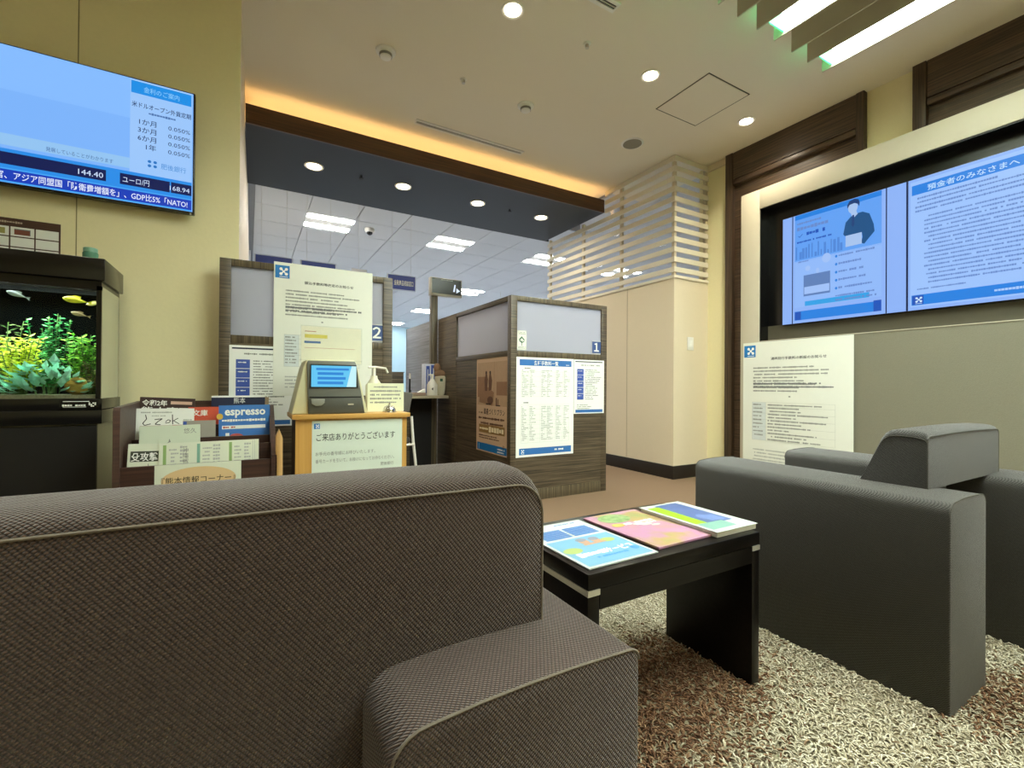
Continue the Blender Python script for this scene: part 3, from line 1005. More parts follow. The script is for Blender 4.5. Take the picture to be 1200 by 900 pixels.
hang_sign(1.44, 1.77, 1.985, 2.15, 5.5, 'blue hanging counter sign between booth 2 and the number display', '金融商品相談窓口', 1)
hang_sign(.055, .398, 2.02, 2.180, 5.5, 'leftmost blue hanging sign peeking over the booth numbered 2', None, 2)
hang_sign(.495, .843, 2.02, 2.178, 5.5, 'second blue hanging sign from the left, peeking over the emblem notice', None, 3)
s = thing('hanging_sign', 'small white hanging sign with dark rounded symbol over the emblem notice', 'sign', (1.1, 5.5, 2.0), 'signs over the back counters')
part('board', MB().box(1.018, 1.192, 5.5, 5.512, 1.99, 2.165), M('sign_white', '#dfe2ee', .3), s)
part('symbol', MB().prism([(1.045, 2.0), (1.045, 2.10), (1.075, 2.13), (1.135, 2.13), (1.165, 2.10), (1.165, 2.0), (1.14, 2.0), (1.14, 2.09), (1.07, 2.09), (1.07, 2.0)], 'Y', 5.496, 5.4995), NAVY, s)
part('hanger', MB().cyl((1.10, 5.506, 2.58), .0012, .83, n=6), SILVER, s)
# small purple objects far behind booth 1
for x, lab in ((5.02, 'left of two small dark purple hall signs above the booth corner'), (5.24, 'right of two small dark purple hall signs above the booth corner')):
    f = thing('hall_sign', lab, 'sign', (x, 9.3, 2.3), 'small dark hall signs')
    part('board', MB().box(x - .07, x + .07, 9.3, 9.33, 2.36, 2.60, .004), M('purple_sign', '#3a2a5c', .5), f)
    part('hanger', MB().cyl((x, 9.315, 2.80), .003, .39, n=6), SILVER, f)
# dome camera
dc = thing('dome_camera', 'black and white dome camera on the hall ceiling', 'camera', (1.45, 6.55, HZ))
part('housing', MB().lathe((1.45, 6.55, HZ - .05), [(.05, 0), (.065, .02), (.066, .05)]), WHITE, dc)
part('dome', MB().ball((1.45, 6.55, HZ - .05), .042, (1, 1, .95)), BLACK, dc)

# ------------------------------------------------------------------ back counter and what stands on it
ct = thing('counter', 'beige topped service counter between the two booths', 'counter', (.9, 4.2, 0))
part('worktop', MB().box(.02, 1.585, 3.92, 4.22, .705, .73, .003), M('beige_top', '#b3a68d', .45, var=.04), ct)
part('modesty_panel', MB().box(.02, 1.30, 4.16, 4.19, 0, .705), LAM_X, ct)
part('recess_panel', MB().box(1.30, 1.52, 4.19, 4.21, 0, .705), BLACKM, ct)  # black sheet stands in for the shadow in the recess under the worktop
bx = thing('desk_organiser', 'dark brown wooden organiser box at the back of the counter', 'box', (1.08, 4.25, .73))
part('box_body', MB().box(.94, 1.226, 4.12, 4.20, .731, .936, .003), LAM_X, bx)
part('box_lid', MB().box(.935, 1.231, 4.115, 4.205, .936, .942), LAM_X, bx)
b = thing('pamphlet_box', 'blue and white upright box of pamphlets on the counter', 'box', (1.45, 4.06, .73))
part('box_body', MB().box(1.40, 1.51, 4.05, 4.13, .731, 1.02, .002), M('pamphlet_white', '#cfd4e4', .5), b)
part('blue_panel', MB().box(1.415, 1.448, 4.047, 4.05, .75, 1.0).box(1.462, 1.508, 4.047, 4.05, .75, 1.01), BLUE3, b)
part('text_lines', MB().box(1.427, 1.433, 4.045, 4.047, .78, .97).box(1.48, 1.487, 4.045, 4.047, .86, .98), PAPERW, b)
b = thing('pump_bottle', 'white pump bottle standing before the pamphlet box', 'bottle', (1.45, 4.0, .73))
part('bottle_body', MB().lathe((1.452, 3.99, .731), [(.046, 0), (.048, .01), (.047, .10), (.02, .14), (.016, .15)]), WHITE, b)
part('pump_head', MB().cyl((1.452, 3.99, .895), .012, .03, n=14).box(1.42, 1.46, 3.984, 3.996, .91, .925, .003), WHITE, b)
part('label_dot', MB().cyl((1.445, 3.945, .79), .012, .003, 'Y', n=14), INK, b)
b = thing('towel_doll', 'tan and white bundled cloth figure leaning by the booth side panel', 'cloth', (1.55, 4.08, .73))
part('white_cloth', MB().lathe((1.55, 4.05, .731), [(.035, 0), (.045, .02), (.058, .12), (.055, .17), (.03, .19)], 14), M('off_white_cloth', '#c9c0a8', .9, var=.1, bump=.5), b)
part('tan_cloth', MB().ball((1.545, 4.05, .93), .06, (.95, .8, .7)).ball((1.52, 4.05, .985), .04, (.9, .8, 1.1)), M('tan_cloth', '#8d6f56', .9, var=.2, bump=.5), b)
part('green_mark', MB().box(1.53, 1.555, 3.993, 3.998, .86, .885), GRN, b)
b = thing('pen_stand', 'slim pen standing in a holder on the counter', 'pen', (1.265, 4.05, .73))
part('holder', MB().lathe((1.265, 4.05, .731), [(.025, 0), (.025, .01), (.012, .02), (.011, .05)], 14), BLACKM, b)
part('pen', MB().cyl((1.262, 4.05, .85), .008, .15, n=10), BLACKM, b)
part('pen_cap', MB().cyl((1.262, 4.05, .905), .0085, .05, n=10), WHITE, b)
b = thing('cash_tray', 'shallow pinkish tray on the counter before the pen stand', 'tray', (1.26, 3.99, .73))
part('tray_base', MB().box(1.16, 1.37, 3.93, 4.02, .731, .745, .004), M('pinkish_tray', '#a58a78', .5), b)
part('tray_rim', MB().box(1.16, 1.37, 3.925, 3.932, .735, .757).box(1.16, 1.37, 4.018, 4.025, .735, .757), M('pinkish_tray', '#a58a78', .5), b)
part('folded_paper', MB().prism([(1.30, .75), (1.37, .75), (1.375, .79), (1.34, .775)], 'Y', 3.95, 4.0), PAPERW, b)

# visitor chair
c = thing('visitor_chair', 'grey backed visitor chair with white metal legs before the counter', 'chair', (.82, 3.3, 0))
part('backrest', MB().prism([(.62, .78), (.80, .80), (1.022, .765), (.985, .585), (.66, .585)], 'Y', 3.19, 3.22, .012), M('grey_mesh_back', '#5e5a55', .8, var=.1), c)
part('seat', MB().box(.62, 1.02, 3.23, 3.64, .40, .45, .02), M('grey_seat', '#55514d', .9), c)
for sx in (0, 1):
    xa = .64 if sx == 0 else 1.005
    part('leg', MB().tube([(xa + .008 * sx, 3.205, .60), (xa + .02 * sx, 3.2, .42), (xa + .06 * (1 if sx else -1), 3.17, .012)], .0105), WHITE, c)
    part('leg', MB().tube([(xa + .005 * sx, 3.25, .40), (xa + .03 * (1 if sx else -1), 3.62, .40), (xa + .05 * (1 if sx else -1), 3.66, .012)], .0105), WHITE, c)
part('cross_bar', MB().tube([(.61, 3.19, .40), (1.03, 3.19, .40)], .008), WHITE, c)

# ------------------------------------------------------------------ ticket cabinet with ticket machine
cb = thing('ticket_cabinet', 'maple wood cabinet carrying the ticket machine', 'cabinet', (.43, 2.33, 0))
part('front_panel', MB().box(.18, .672, 2.2, 2.215, .02, .668), MAPLE, cb)
part('carcass', MB().box(.185, .667, 2.215, 2.46, 0, .668), laminate('cabinet_side', '#4a3528', '#6b4f3a', 'Z'), cb)
part('top', MB().box(.165, .685, 2.185, 2.475, .668, .688, .002), laminate('maple_top', '#c08f44', '#d3a55c', 'X', .4, .5), cb)
p = sheet('welcome_sign', 'white sign with Japanese thanks on the front of the maple cabinet', 'sign', (.246, 2.1985, .36), FACE_Y, .403, .30, M('sign_paper', '#d5e0d2', .5, var=.02), .0015)
logo(p, .008, .264, .024)
text(p, 'greeting', INK, 'ご来店ありがとうございます', .018, .212, .036, width=.35, bold=.003)
text(p, 'instruction', INKG, 'お手元の番号順にお呼びいたします。', .015, .145, .019, width=.26)
text(p, 'instruction', INKG, '番号カードを引いて、お掛けになってお待ちください。', .015, .112, .019, width=.35)
text(p, 'bank_name', INKG, '肥後銀行', .30, .083, .018, width=.062)

tm = thing('ticket_machine', 'cream and grey ticket machine with lit blue screen on the maple cabinet', 'ticket machine', (.33, 2.32, .688))
TCR = M('machine_cream', '#d6d2ab', .45, var=.02)
TGR = M('machine_grey', '#6e6f66', .45, var=.02)
def slab(x0b, x1b, x0t, x1t, y0, y1, z0, z1):
    return [(x0b, z0), (x1b, z0), (x1t, z1), (x0t, z1)]
part('shell', MB().prism([(.166, .689), (.494, .689), (.445, .90), (.43, .936), (.225, .933), (.212, .90)], 'Y', 2.235, 2.43, .006), TCR, tm)
part('face_plate', MB().prism([(.233, .689), (.478, .689), (.437, .915), (.43, .93), (.23, .928), (.226, .91)], 'Y', 2.222, 2.24, .003), TGR, tm)
part('lower_panel', MB().prism([(.236, .692), (.475, .692), (.463, .762), (.233, .762)], 'Y', 2.216, 2.226, .002), M('machine_dark_grey', '#4c4d46', .4), tm)
part('slot', MB().box(.236, .458, 2.2145, 2.218, .762, .767), BLACKM, tm)
part('ticket_outlet', MB().prism([(.243, .757), (.30, .757), (.298, .738), (.285, .727), (.262, .726), (.246, .735)], 'Y', 2.209, 2.217, .002), M('machine_light_grey', '#8c8d83', .4), tm)
part('bezel', MB().prism([(.236, .806), (.446, .806), (.437, .912), (.240, .912)], 'Y', 2.218, 2.224), BLACKM, tm)
ts = sheet('screen', None, None, (.243, 2.2165, .811), FACE_Y, .193, .096, S('aqua', '#63c6f2', 1.0), .001)
adopt(ts, tm)
WM[ts] = basis((.243, 2.2165, .811), *FACE_Y)
flat(ts, 'screen_button', S('aqua_dark', '#2a86d8'), [R(.026, .012 + .021 * q, .11 + .01 * (q % 2), .012) for q in range(3)] + [R(.02, .075, .14, .01)], .0006)
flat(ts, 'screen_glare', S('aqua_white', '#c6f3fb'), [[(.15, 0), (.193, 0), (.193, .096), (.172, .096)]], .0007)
part('badge', MB().box(.40, .425, 2.2145, 2.216, .728, .734), SILVER, tm)
# acrylic sign on the machine
ac = thing('acrylic_stand', 'clear acrylic stand with a highlighted paper on the ticket machine', 'sign', (.35, 2.36, .93))
part('paper', MB().box(.215, .488, 2.372, 2.374, .925, 1.098), M('cream_sheet', '#f1edd8', .6), ac)
part('acrylic_sheet', MB().box(.212, .492, 2.366, 2.369, .92, 1.102), glass('acrylic', (.97, .98, .98), .15), ac)
part('acrylic_foot', MB().box(.212, .492, 2.36, 2.40, .936, .939), glass('acrylic', (.97, .98, .98), .15), ac)
part('yellow_strip', MB().box(.23, .33, 2.3708, 2.372, 1.043, 1.06), M('highlight_yellow', '#dfcf56', .6), ac)
part('blue_strip', MB().box(.228, .30, 2.3708, 2.372, 1.018, 1.028), BLUE2, ac)
part('red_rule', MB().box(.23, .46, 2.3712, 2.372, .995, .997).box(.23, .28, 2.3712, 2.372, 1.072, 1.076), M('pale_red_ink', '#c58f80', .6), ac)
# hand sanitiser, card, bell
b = thing('sanitiser_bottle', 'white pump sanitiser bottle behind the card on the cabinet', 'bottle', (.56, 2.42, .688))
part('bottle_body', MB().lathe((.565, 2.42, .689), [(.038, 0), (.042, .01), (.042, .13), (.018, .165), (.016, .18)]), M('pale_plastic', '#d9d6bf', .4), b)
part('pump_head', MB().cyl((.565, 2.42, .885), .008, .05, n=12).tube([(.535, 2.42, .912), (.57, 2.42, .914), (.625, 2.42, .908), (.635, 2.42, .885)], .006), WHITE, b)
p = thing('notice_card', 'small white standing card with printed lines beside the ticket machine', 'card', (.6, 2.32, .688))
part('card', MB().box(.51, .691, 2.318, 2.321, .689, .83), M('card_paper', '#dfe2c4', .6, var=.02), p)
rng = random.Random(9)
cf = sheet('card_face', None, None, (.51, 2.3165, .689), FACE_Y, .181, .141, M('card_paper', '#dfe2c4'), .0008)
adopt(cf, p)
flat(cf, 'printed_lines', INKG, lines(.03, .127, .12, 1, .02, .009, rng, (.95, 1)) + lines(.012, .107, .155, 4, .019, .009, rng, (.7, 1)), .0006)
b = thing('counter_bell', 'chrome service bell on the maple cabinet', 'bell', (.6, 2.25, .688))
part('bell_base', MB().lathe((.6, 2.25, .689), [(.034, 0), (.034, .004), (.03, .006)]), CHROME, b)
part('dome', MB().lathe((.6, 2.25, .695), [(.031, 0), (.030, .009), (.024, .02), (.012, .027), (.003, .029)]), CHROME, b)
part('button', MB().cyl((.6, 2.25, .728), .005, .01, n=12), CHROME, b)

# pine post beside the cabinet
b = thing('pine_post', 'slim light wooden post with sloped top between rack and cabinet', 'post', (.112, 2.1, 0))
part('shaft', MB().prism([(.10, 0), (.128, 0), (.124, .603), (.111, .638), (.099, .61)], 'Y', 2.09, 2.12, .001), PINE, b)
part('foot', MB().box(.106, .155, 2.06, 2.15, 0, .03, .003), PINE, b)

# ------------------------------------------------------------------ magazine rack
rk = thing('magazine_rack', 'dark brown stepped magazine rack beside the aquarium', 'rack', (-.155, 2.28, 0))
for x in (-.41, .084):
    part('side_panel', MB().prism([(2.09, 0), (2.50, 0), (2.50, .745), (2.10, .735), (2.09, .72)], 'X', x, x + .02) if x < 0 else
         MB().prism([(2.09, 0), (2.50, 0), (2.50, .722), (2.42, .722), (2.09, .535)], 'X', x, x + .02), RACKW, rk)
part('back_panel', MB().box(-.39, .084, 2.48, 2.50, 0, .745), RACKW, rk)
part('front_panel', MB().box(-.39, .084, 2.10, 2.115, .0, .52), RACKW, rk)
for y, z in ((2.19, .575), (2.28, .60), (2.37, .645)):
    part('tier_panel', MB().box(-.39, .084, y, y + .012, .2, z), RACKW, rk)
    part('tier_floor', MB().box(-.39, .084, y - .078, y, z - .16, z - .15), RACKW, rk)
part('tier_floor', MB().box(-.39, .084, 2.382, 2.48, .50, .51), RACKW, rk)

CARD_G = M('card_stock', '#dbe0cb', .6, var=.02)
p = sheet('corner_sign', 'white card naming the information corner on the rack front', 'sign', (-.293, 2.0985, .36), FACE_Y, .272, .161, CARD_G, .0012)
flat(p, 'tinted_oval', M('peach_tint', '#dcbd8e', .7, var=.02), [ell(.137, .10, .118, .048, 36)], .0006)
text(p, 'lettering', M('dark_brown_ink', '#463a26', .6), '『熊本情報コーナー』', .02, .088, .03, width=.232, bold=.006)


def magazine(name, label, x0, x1, y, z0, z1, mat, t=.006, lean=.06, tilt=0.0, cat='magazine'):
    """stands leaning back a little; returns its cover sheet"""
    up = Vector((math.sin(tilt), lean, 1)).normalized()
    right = Vector((1, 0, 0))
    right = (right - right.dot(up) * up).normalized()
    m = basis((x0, y, z0), right, up)
    return sheet(name, label, cat, None, None, x1 - x0, z1 - z0, mat, t, 'magazines in the rack', M4=m)


rng = random.Random(17)
# front tier: folded local papers
p = magazine('leaflet', 'folded leaflet with white characters on dark block, in the front rack tier', -.380, -.285, 2.13, .46, .60, CARD_G, .004, .10, .03, 'leaflet')
flat(p, 'dark_block', M('slate_print', '#3b4034', .6), [R(.008, .075, .082, .038)], .0005)
text(p, 'characters', PAPERW, '殳攻撃', .01, .08, .033, width=.078, z=.001, bold=.012)
text(p, 'characters', INKG, 'ト', .06, .045, .028)
p = magazine('newspaper', 'wide folded green tinted local newspaper in the front rack tier', -.285, .04, 2.125, .46, .597, CARD_G, .008, .10, -.005, 'newspaper')
for q in range(3):
    x = .012 + .105 * q
    flat(p, 'colour_strip', [M('green_strip', '#8fae6b', .6), M('teal_strip', '#7fae9a', .6), M('green_strip', '#8fae6b')][q], [R(x, .03, .010, .10)], .0005)
    flat(p, 'printed_columns', INKL, lines(x + .018, .115, .028, 6, .014, .007, rng, (.6, 1)) + lines(x + .052, .125, .02, 8, .013, .009, rng, (.8, 1)), .0006)
text(p, 'characters', INKG, '沖\n縄\n戦', .072, .10, .02)
flat(p, 'sheet_edges', INKL, [R(.303, .0, .0015, .135), R(.31, .0, .0015, .135)], .0006)
# second tier: pale book
p = magazine('book', 'plain pale green book with two grey characters in the middle rack tier', -.357, -.164, 2.225, .44, .654, M('pale_green_cover', '#d3dcc6', .6, var=.02), .02, .06, -.02, 'book')
text(p, 'title', INKG, '悠久', .14, .182, .022, width=.042)
flat(p, 'cover_ornament', INKG, [[(.085, .145), (.098, .150), (.094, .163), (.091, .15)]], .0006)
p = magazine('magazine', 'grey backed magazine between the pale book and the blue one', -.231, -.118, 2.30, .50, .668, M('grey_cover', '#9b968b', .6), .006, .05, 0)
flat(p, 'blue_corner', BLUE3, [R(.001, .135, .012, .03)], .0006)
# third tier
p = magazine('magazine', 'bright blue magazine titled espresso on the right of the rack', -.107, .088, 2.335, .50, .728, M('cover_blue', '#3f78c2', .45, var=.05), .008, .05, -.01)
text(p, 'title', PAPERW, 'espresso', .022, .185, .048, width=.155, z=.0008, bold=.03)
flat(p, 'cover_text', PAPERW, lines(.012, .168, .17, 1, .02, .012, rng, (.95, 1)) + [R(.012, .125, .165, .015)], .0008)
flat(p, 'cover_note', M('cover_red', '#c05a50', .5), lines(.016, .137, .04, 1, .01, .009, rng, (1, 1)) + [ell(.065, .085, .03, .02, 16)], .0012)
flat(p, 'yellow_mark', M('cover_yellow', '#e0b84a', .5), [ell(.004, .18, .012, .013, 14)], .0012)
flat(p, 'cover_square', PAPERW, [R(.025, .094, .014, .014)], .0010)
p = magazine('magazine', 'white magazine with a hand drawn black title on the left of the rack', -.391, -.199, 2.335, .50, .72, PAPERW, .006, .05, .015)
brush = []
def stroke(pts, wd):
    for a, b2 in zip(pts, pts[1:]):
        d = Vector((b2[0] - a[0], b2[1] - a[1]))
        if d.length < 1e-6:
            continue
        n = Vector((-d.y, d.x)).normalized() * wd / 2
        brush.append([(a[0] - n.x, a[1] - n.y), (b2[0] - n.x, b2[1] - n.y), (b2[0] + n.x, b2[1] + n.y), (a[0] + n.x, a[1] + n.y)])
stroke([(.030, .195), (.034, .178), (.022, .160), (.028, .152), (.048, .158)], .003)
stroke([(.060, .175), (.085, .178), (.070, .166), (.062, .156), (.080, .154)], .003)
stroke([(.095, .160), (.108, .162), (.113, .170), (.104, .174), (.096, .165)], .0025)
stroke([(.118, .195), (.120, .155)], .003)
stroke([(.120, .168), (.138, .180)], .0025)
stroke([(.124, .168), (.142, .156)], .0025)
flat(p, 'brush_title', INK, brush, .0008)
flat(p, 'cover_text', INKL, lines(.015, .207, .10, 1, .01, .006, rng, (1, 1)) + lines(.05, .192, .045, 1, .01, .004, rng, (1, 1)) + lines(.155, .175, .03, 3, .009, .005, rng, (1, 1)), .0008)
p = magazine('magazine', 'magazine with red and blue strip peeking below the hand titled one', -.372, -.185, 2.31, .48, .652, M('cream_cover', '#cbc7b4', .6), .006, .05, 0)
flat(p, 'colour_strip', M('strip_red', '#b5453f', .5), [R(.105, .158, .032, .014)], .0006)
flat(p, 'colour_strip', BLUE3, [R(.138, .158, .015, .012)], .0006)
# back tier
p = magazine('magazine', 'dark brown disaster record book at the top left of the rack', -.402, -.212, 2.42, .52, .765, M('brown_cover', '#3f2c29', .5), .01, .05, .05)
text(p, 'title', PAPERW, '令和2年', .008, .212, .026, width=.085, bold=.03)
text(p, 'title', PAPERW, '熊本豪雨', .006, .176, .034, width=.17, bold=.02)
flat(p, 'cover_note', M('cover_peach', '#d8b8a4', .5), [R(.105, .218, .075, .013)], .0008)
p = magazine('magazine', 'orange red literary magazine in the middle of the rack', -.222, -.09, 2.395, .52, .72, M('cover_orange', '#d1573e', .5, var=.04), .008, .05, 0)
text(p, 'title', PAPERW, '文庫', .015, .164, .028, width=.055, bold=.01)
p = magazine('magazine', 'navy blue book with small white title at the back right of the rack', -.14, .07, 2.425, .52, .768, NAVY, .012, .05, -.005, cat='book')
text(p, 'title', PAPERW, '熊本', .085, .215, .028, width=.045)
flat(p, 'page_edge', PAPERW, [R(.0, .240, .21, .008)], .0008)
p = magazine('magazine', 'slim tan magazine sticking up at the far right of the rack', .03, .085, 2.455, .52, .76, M('tan_cover', '#a58f6d', .6), .005, .03, 0)
flat(p, 'cover_text', INKG, lines(.006, .23, .04, 2, .012, .006, rng), .0008)

# ------------------------------------------------------------------ aquarium
ak = thing('aquarium', 'black framed aquarium beneath the television', 'aquarium', (-.98, 2.65, .65))
X0, X1, Y0, Y1 = -1.46, -.53, 2.50, 2.80
part('lid', MB().box(X0 - .012, X1 + .012, Y0 - .012, Y1 + .012, 1.242, 1.335, .004), M('black_lid', '#0f0d0c', .22, spec=.4), ak)
part('top_trim', MB().box(X0, X1, Y0, Y0 + .016, 1.205, 1.241).box(X0, X1, Y1 - .016, Y1, 1.222, 1.241).box(X1 - .012, X1, Y0 + .016, Y1 - .016, 1.222, 1.241), BLACK, ak)
part('base_frame', MB().box(X0 - .006, X1 + .006, Y0 - .006, Y1 + .006, .712, .757, .003), BLACK, ak)
for xx in (X0, X1 - .016):
    part('corner_strip', MB().box(xx, xx + .016, Y0, Y0 + .012, .757, 1.222), BLACK, ak)
part('front_glass', MB().box(X0 + .016, X1 - .016, Y0 + .003, Y0 + .008, .757, 1.222), TGLASS, ak)
SG = M('side_glass_reflection', '#b2b296', .12, var=.08, scale=6, coat=.5)  # khaki painted in for the wall mirrored in the side panes
part('side_glass', MB().box(X1 - .005, X1, Y0 + .012, Y1 - .005, .757, 1.222), SG, ak)
part('side_glass', MB().box(X0, X0 + .005, Y0 + .012, Y1 - .005, .757, 1.222), SG, ak)
part('back_panel', MB().box(X0, X1, Y1 - .005, Y1, .757, 1.222), M('black_backing', '#030404', .9, spec=0.02), ak)
part('water', MB().box(X0 + .007, X1 - .018, Y0 + .010, Y1 - .007, .775, 1.195), WATER, ak)
part('gravel', MB().box(X0 + .005, X1 - .005, Y0 + .009, Y1 - .005, .757, .772), M('tank_gravel', '#7c7760', .9, var=.5, scale=160, bump=1), ak, kind='stuff')
lamp = part('light_bar', MB().box(X0 + .1, X1 - .1, 2.57, 2.63, 1.231, 1.240), EM('tank_lamp', (.9, 1, .95), 4), ak)
area_lamp('lamp', ((X0 + X1) / 2, 2.60, 1.229), .8, TANK_W, (.93, 1, .93), ak, 'RECTANGLE', .12)
lb = sheet('maker_label', None, None, (-.655, 2.4925, .722), FACE_Y, .12, .03, BLACK, .0006)
adopt(lb, ak)
rng = random.Random(2)
flat(lb, 'label_text', PAPERW, lines(.01, .012, .07, 1, .01, .009, rng, (1, 1)) + [R(.012, .022, .08, .003), R(.012, .0, .07, .002)] + [R(.09 + .006 * i, .002 + .006 * j, .005, .005) for i in range(4) for j in range(3) if (i + j) % 3], .0006)

st = thing('aquarium_stand', 'black cabinet stand under the aquarium', 'cabinet', (-.98, 2.65, 0))
part('stand_top', MB().box(X0 - .006, X1 + .006, Y0 - .006, Y1 + .006, .652, .71, .003), BLACK, st)
part('carcass', MB().box(X0 + .02, X1 - .012, Y0 + .018, Y1, 0, .652), M('stand_side_reflection', '#6d6a52', .35, var=.1), st)  # black stand; its side is coloured lighter to imitate the reflected wall
part('door', MB().box(X0 + .02, -1.0, Y0, Y0 + .018, .04, .645), BLACKM, st)
part('door', MB().box(-.995, X1 - .012, Y0, Y0 + .018, .04, .645), BLACKM, st)


def leaf_mesh(name, placements, ln, wd, tones):
    """folded leaves: placements = (pos, dir, up)"""
    vs, fs, tn = [], [], []
    for (p, d, u), t in zip(placements, tones):
        d = d.normalized()
        s = d.cross(u)
        if s.length < 1e-4:
            s = Vector((1, 0, 0))
        s.normalize()
        n = s.cross(d)
        i = len(vs)
        L_ = ln * (0.75 + .5 * ((t * 7.3) % 1))
        vs += [p, p + d * L_ * .45 + s * wd - n * wd * .25, p + d * L_ - n * wd * .6, p + d * L_ * .45 - s * wd - n * wd * .25, p + d * L_ * .5 + n * wd * .1]
        fs += [(i, i + 1, i + 4), (i + 1, i + 2, i + 4), (i + 2, i + 3, i + 4), (i + 3, i, i + 4)]
        tn += [t] * 5
    me = bpy.data.meshes.new(name)
    me.from_pydata([tuple(v) for v in vs], [], fs)
    a = me.attributes.new('tone', 'FLOAT', 'POINT')
    a.data.foreach_set('value', tn)
    return me


def plant(name, label, base, spread, height, stems, per, ln, wd, mat, seed, lean=(0, 0)):
    rg = random.Random(seed)
    t = thing(name, label, 'aquarium plant', base, 'plants in the aquarium')
    pl, tones = [], []
    sm = MB()
    for _ in range(stems):
        a = rg.uniform(0, 2 * PI)
        rr = rg.uniform(.1, 1)
        top = Vector((base[0] + spread * rr * math.cos(a) + lean[0], base[1] + min(.09, spread * .5) * rr * math.sin(a) + lean[1], base[2] + height * rg.uniform(.55, 1)))
        b0 = Vector((base[0] + spread * .3 * rr * math.cos(a), base[1] + .03 * math.sin(a), base[2]))
        sm.tube([b0, (b0 + top) / 2 + Vector((0, 0, height * .06)), top], .0016, 5)
        for k in range(per):
            f = .15 + .85 * k / per
            p = b0.lerp(top, f)
            aa = rg.uniform(0, 2 * PI)
            d = Vector((math.cos(aa), math.sin(aa) - .3, rg.uniform(-.1, .8)))
            pl.append((p, d, Vector((rg.uniform(-.3, .3), -.5, 1))))
            tones.append(rg.random())
    part('stems', sm, M('water_stem', '#4c6a32', .7), t, kind='stuff')
    link('leaves', leaf_mesh('leaves', pl, ln, wd, tones), mat, t, kind='stuff')
    return t


GB = .772
plant('aquatic_plant', 'tall dark green small leaved plant rising in the middle of the tank', (-.725, 2.68, GB), .085, .355, 24, 30, .021, .0065, attr_mat('leaf_dark_green', [(0, '#0c5a28'), (.6, '#2f9a4a'), (1, '#8fe08a')], .5, .3), 1)
plant('aquatic_plant', 'bright yellow feathery plant in the left middle of the tank', (-.80, 2.60, GB), .075, .245, 24, 34, .026, .006, attr_mat('leaf_yellow', [(0, '#8fb81a'), (.5, '#d8de2a'), (1, '#f2f06a')], .5, .3), 2)
plant('aquatic_plant', 'fresh green fern like plant at the right end of the tank', (-.61, 2.64, GB), .075, .27, 26, 32, .028, .006, attr_mat('leaf_fresh_green', [(0, '#2d7a1c'), (.6, '#6cb52e'), (1, '#b9e05a')], .5, .3), 3)
plant('aquatic_plant', 'mid green low plant at the left edge of the tank', (-.93, 2.62, GB), .10, .22, 26, 26, .024, .006, attr_mat('leaf_mid_green', [(0, '#2f8a3a'), (.6, '#63bf5c'), (1, '#a9e89a')], .5, .3), 4)
plant('aquatic_plant', 'dull olive backdrop plant behind the yellow one at left', (-.90, 2.745, GB), .13, .33, 16, 20, .035, .008, attr_mat('leaf_olive', [(0, '#3b5a2c'), (.6, '#6f8a4c'), (1, '#93a86c')], .6, .3), 5)
plant('aquatic_plant', 'brownish weed clump at the lower right of the tank', (-.585, 2.62, GB), .045, .14, 14, 18, .02, .005, attr_mat('leaf_brown', [(0, '#4a4a22'), (.6, '#7d7440'), (1, '#a89a62')], .6, .3), 6)
plant('aquatic_plant', 'plant of mixed green leaves hidden at the far left of the tank', (-1.2, 2.66, GB), .16, .30, 30, 24, .026, .007, MATS['leaf_mid_green'], 7)
# teal broad leaves: each leaf a part of its own
tp = thing('aquatic_plant', 'pale teal broad leaved plant at the front of the tank', 'aquarium plant', (-.72, 2.565, GB), 'plants in the aquarium')
lm = leaf_mesh('leaf', [(Vector((0, 0, 0)), Vector((0, 0, 1)), Vector((0, -1, 0)))], .062, .018, [.5])
lm.materials.append(M('leaf_teal', '#b4efd8', .45, var=.25, scale=60))
rg = random.Random(12)
for n in range(90):
    o = bpy.data.objects.new('leaf', lm)
    C.objects.link(o)
    u = rg.uniform(-1, 1)
    h = rg.uniform(0, 1) * (1 - abs(u)) ** .8
    p = Vector((u * .115 + .01, rg.uniform(-.03, .01), .008 + h * .155))
    d = Vector((u * 1.1 + rg.uniform(-.5, .5), -.55, rg.uniform(-.2, .9))).normalized()
    q = d.to_track_quat('Z', 'Y')
    o.parent = tp
    o.location = p
    o.rotation_mode = 'QUATERNION'
    o.rotation_quaternion = q
    o.scale = [rg.uniform(.6, .95)] * 3
part('stem', MB().tube([(-.74, 2.56, GB), (-.76, 2.56, GB + .08)], .003, 6).tube([(-.72, 2.565, GB), (-.71, 2.56, GB + .15)], .003, 6).tube([(-.70, 2.56, GB), (-.66, 2.56, GB + .08)], .003, 6), M('water_stem', '#4c6a32'), tp)
sb = bmesh.new()
bmesh.ops.create_icosphere(sb, subdivisions=3, radius=1)
rg = random.Random(3)
for v in sb.verts:
    k = 1 + .10 * math.sin(4 * v.co.x + 1.3) * math.cos(3 * v.co.y) + .06 * math.sin(9 * v.co.z + 2 * v.co.x)
    v.co = (-.617 + v.co.x * .042 * k, 2.555 + v.co.y * .028 * k, GB + .033 + v.co.z * .037 * k)
mb = MB()
mb._add(sb)
tag(part('stone', mb, M('ochre_stone', '#96762a', .8, var=.3, scale=40, bump=.6)), 'ochre rounded stone at the lower right of the tank', 'stone')


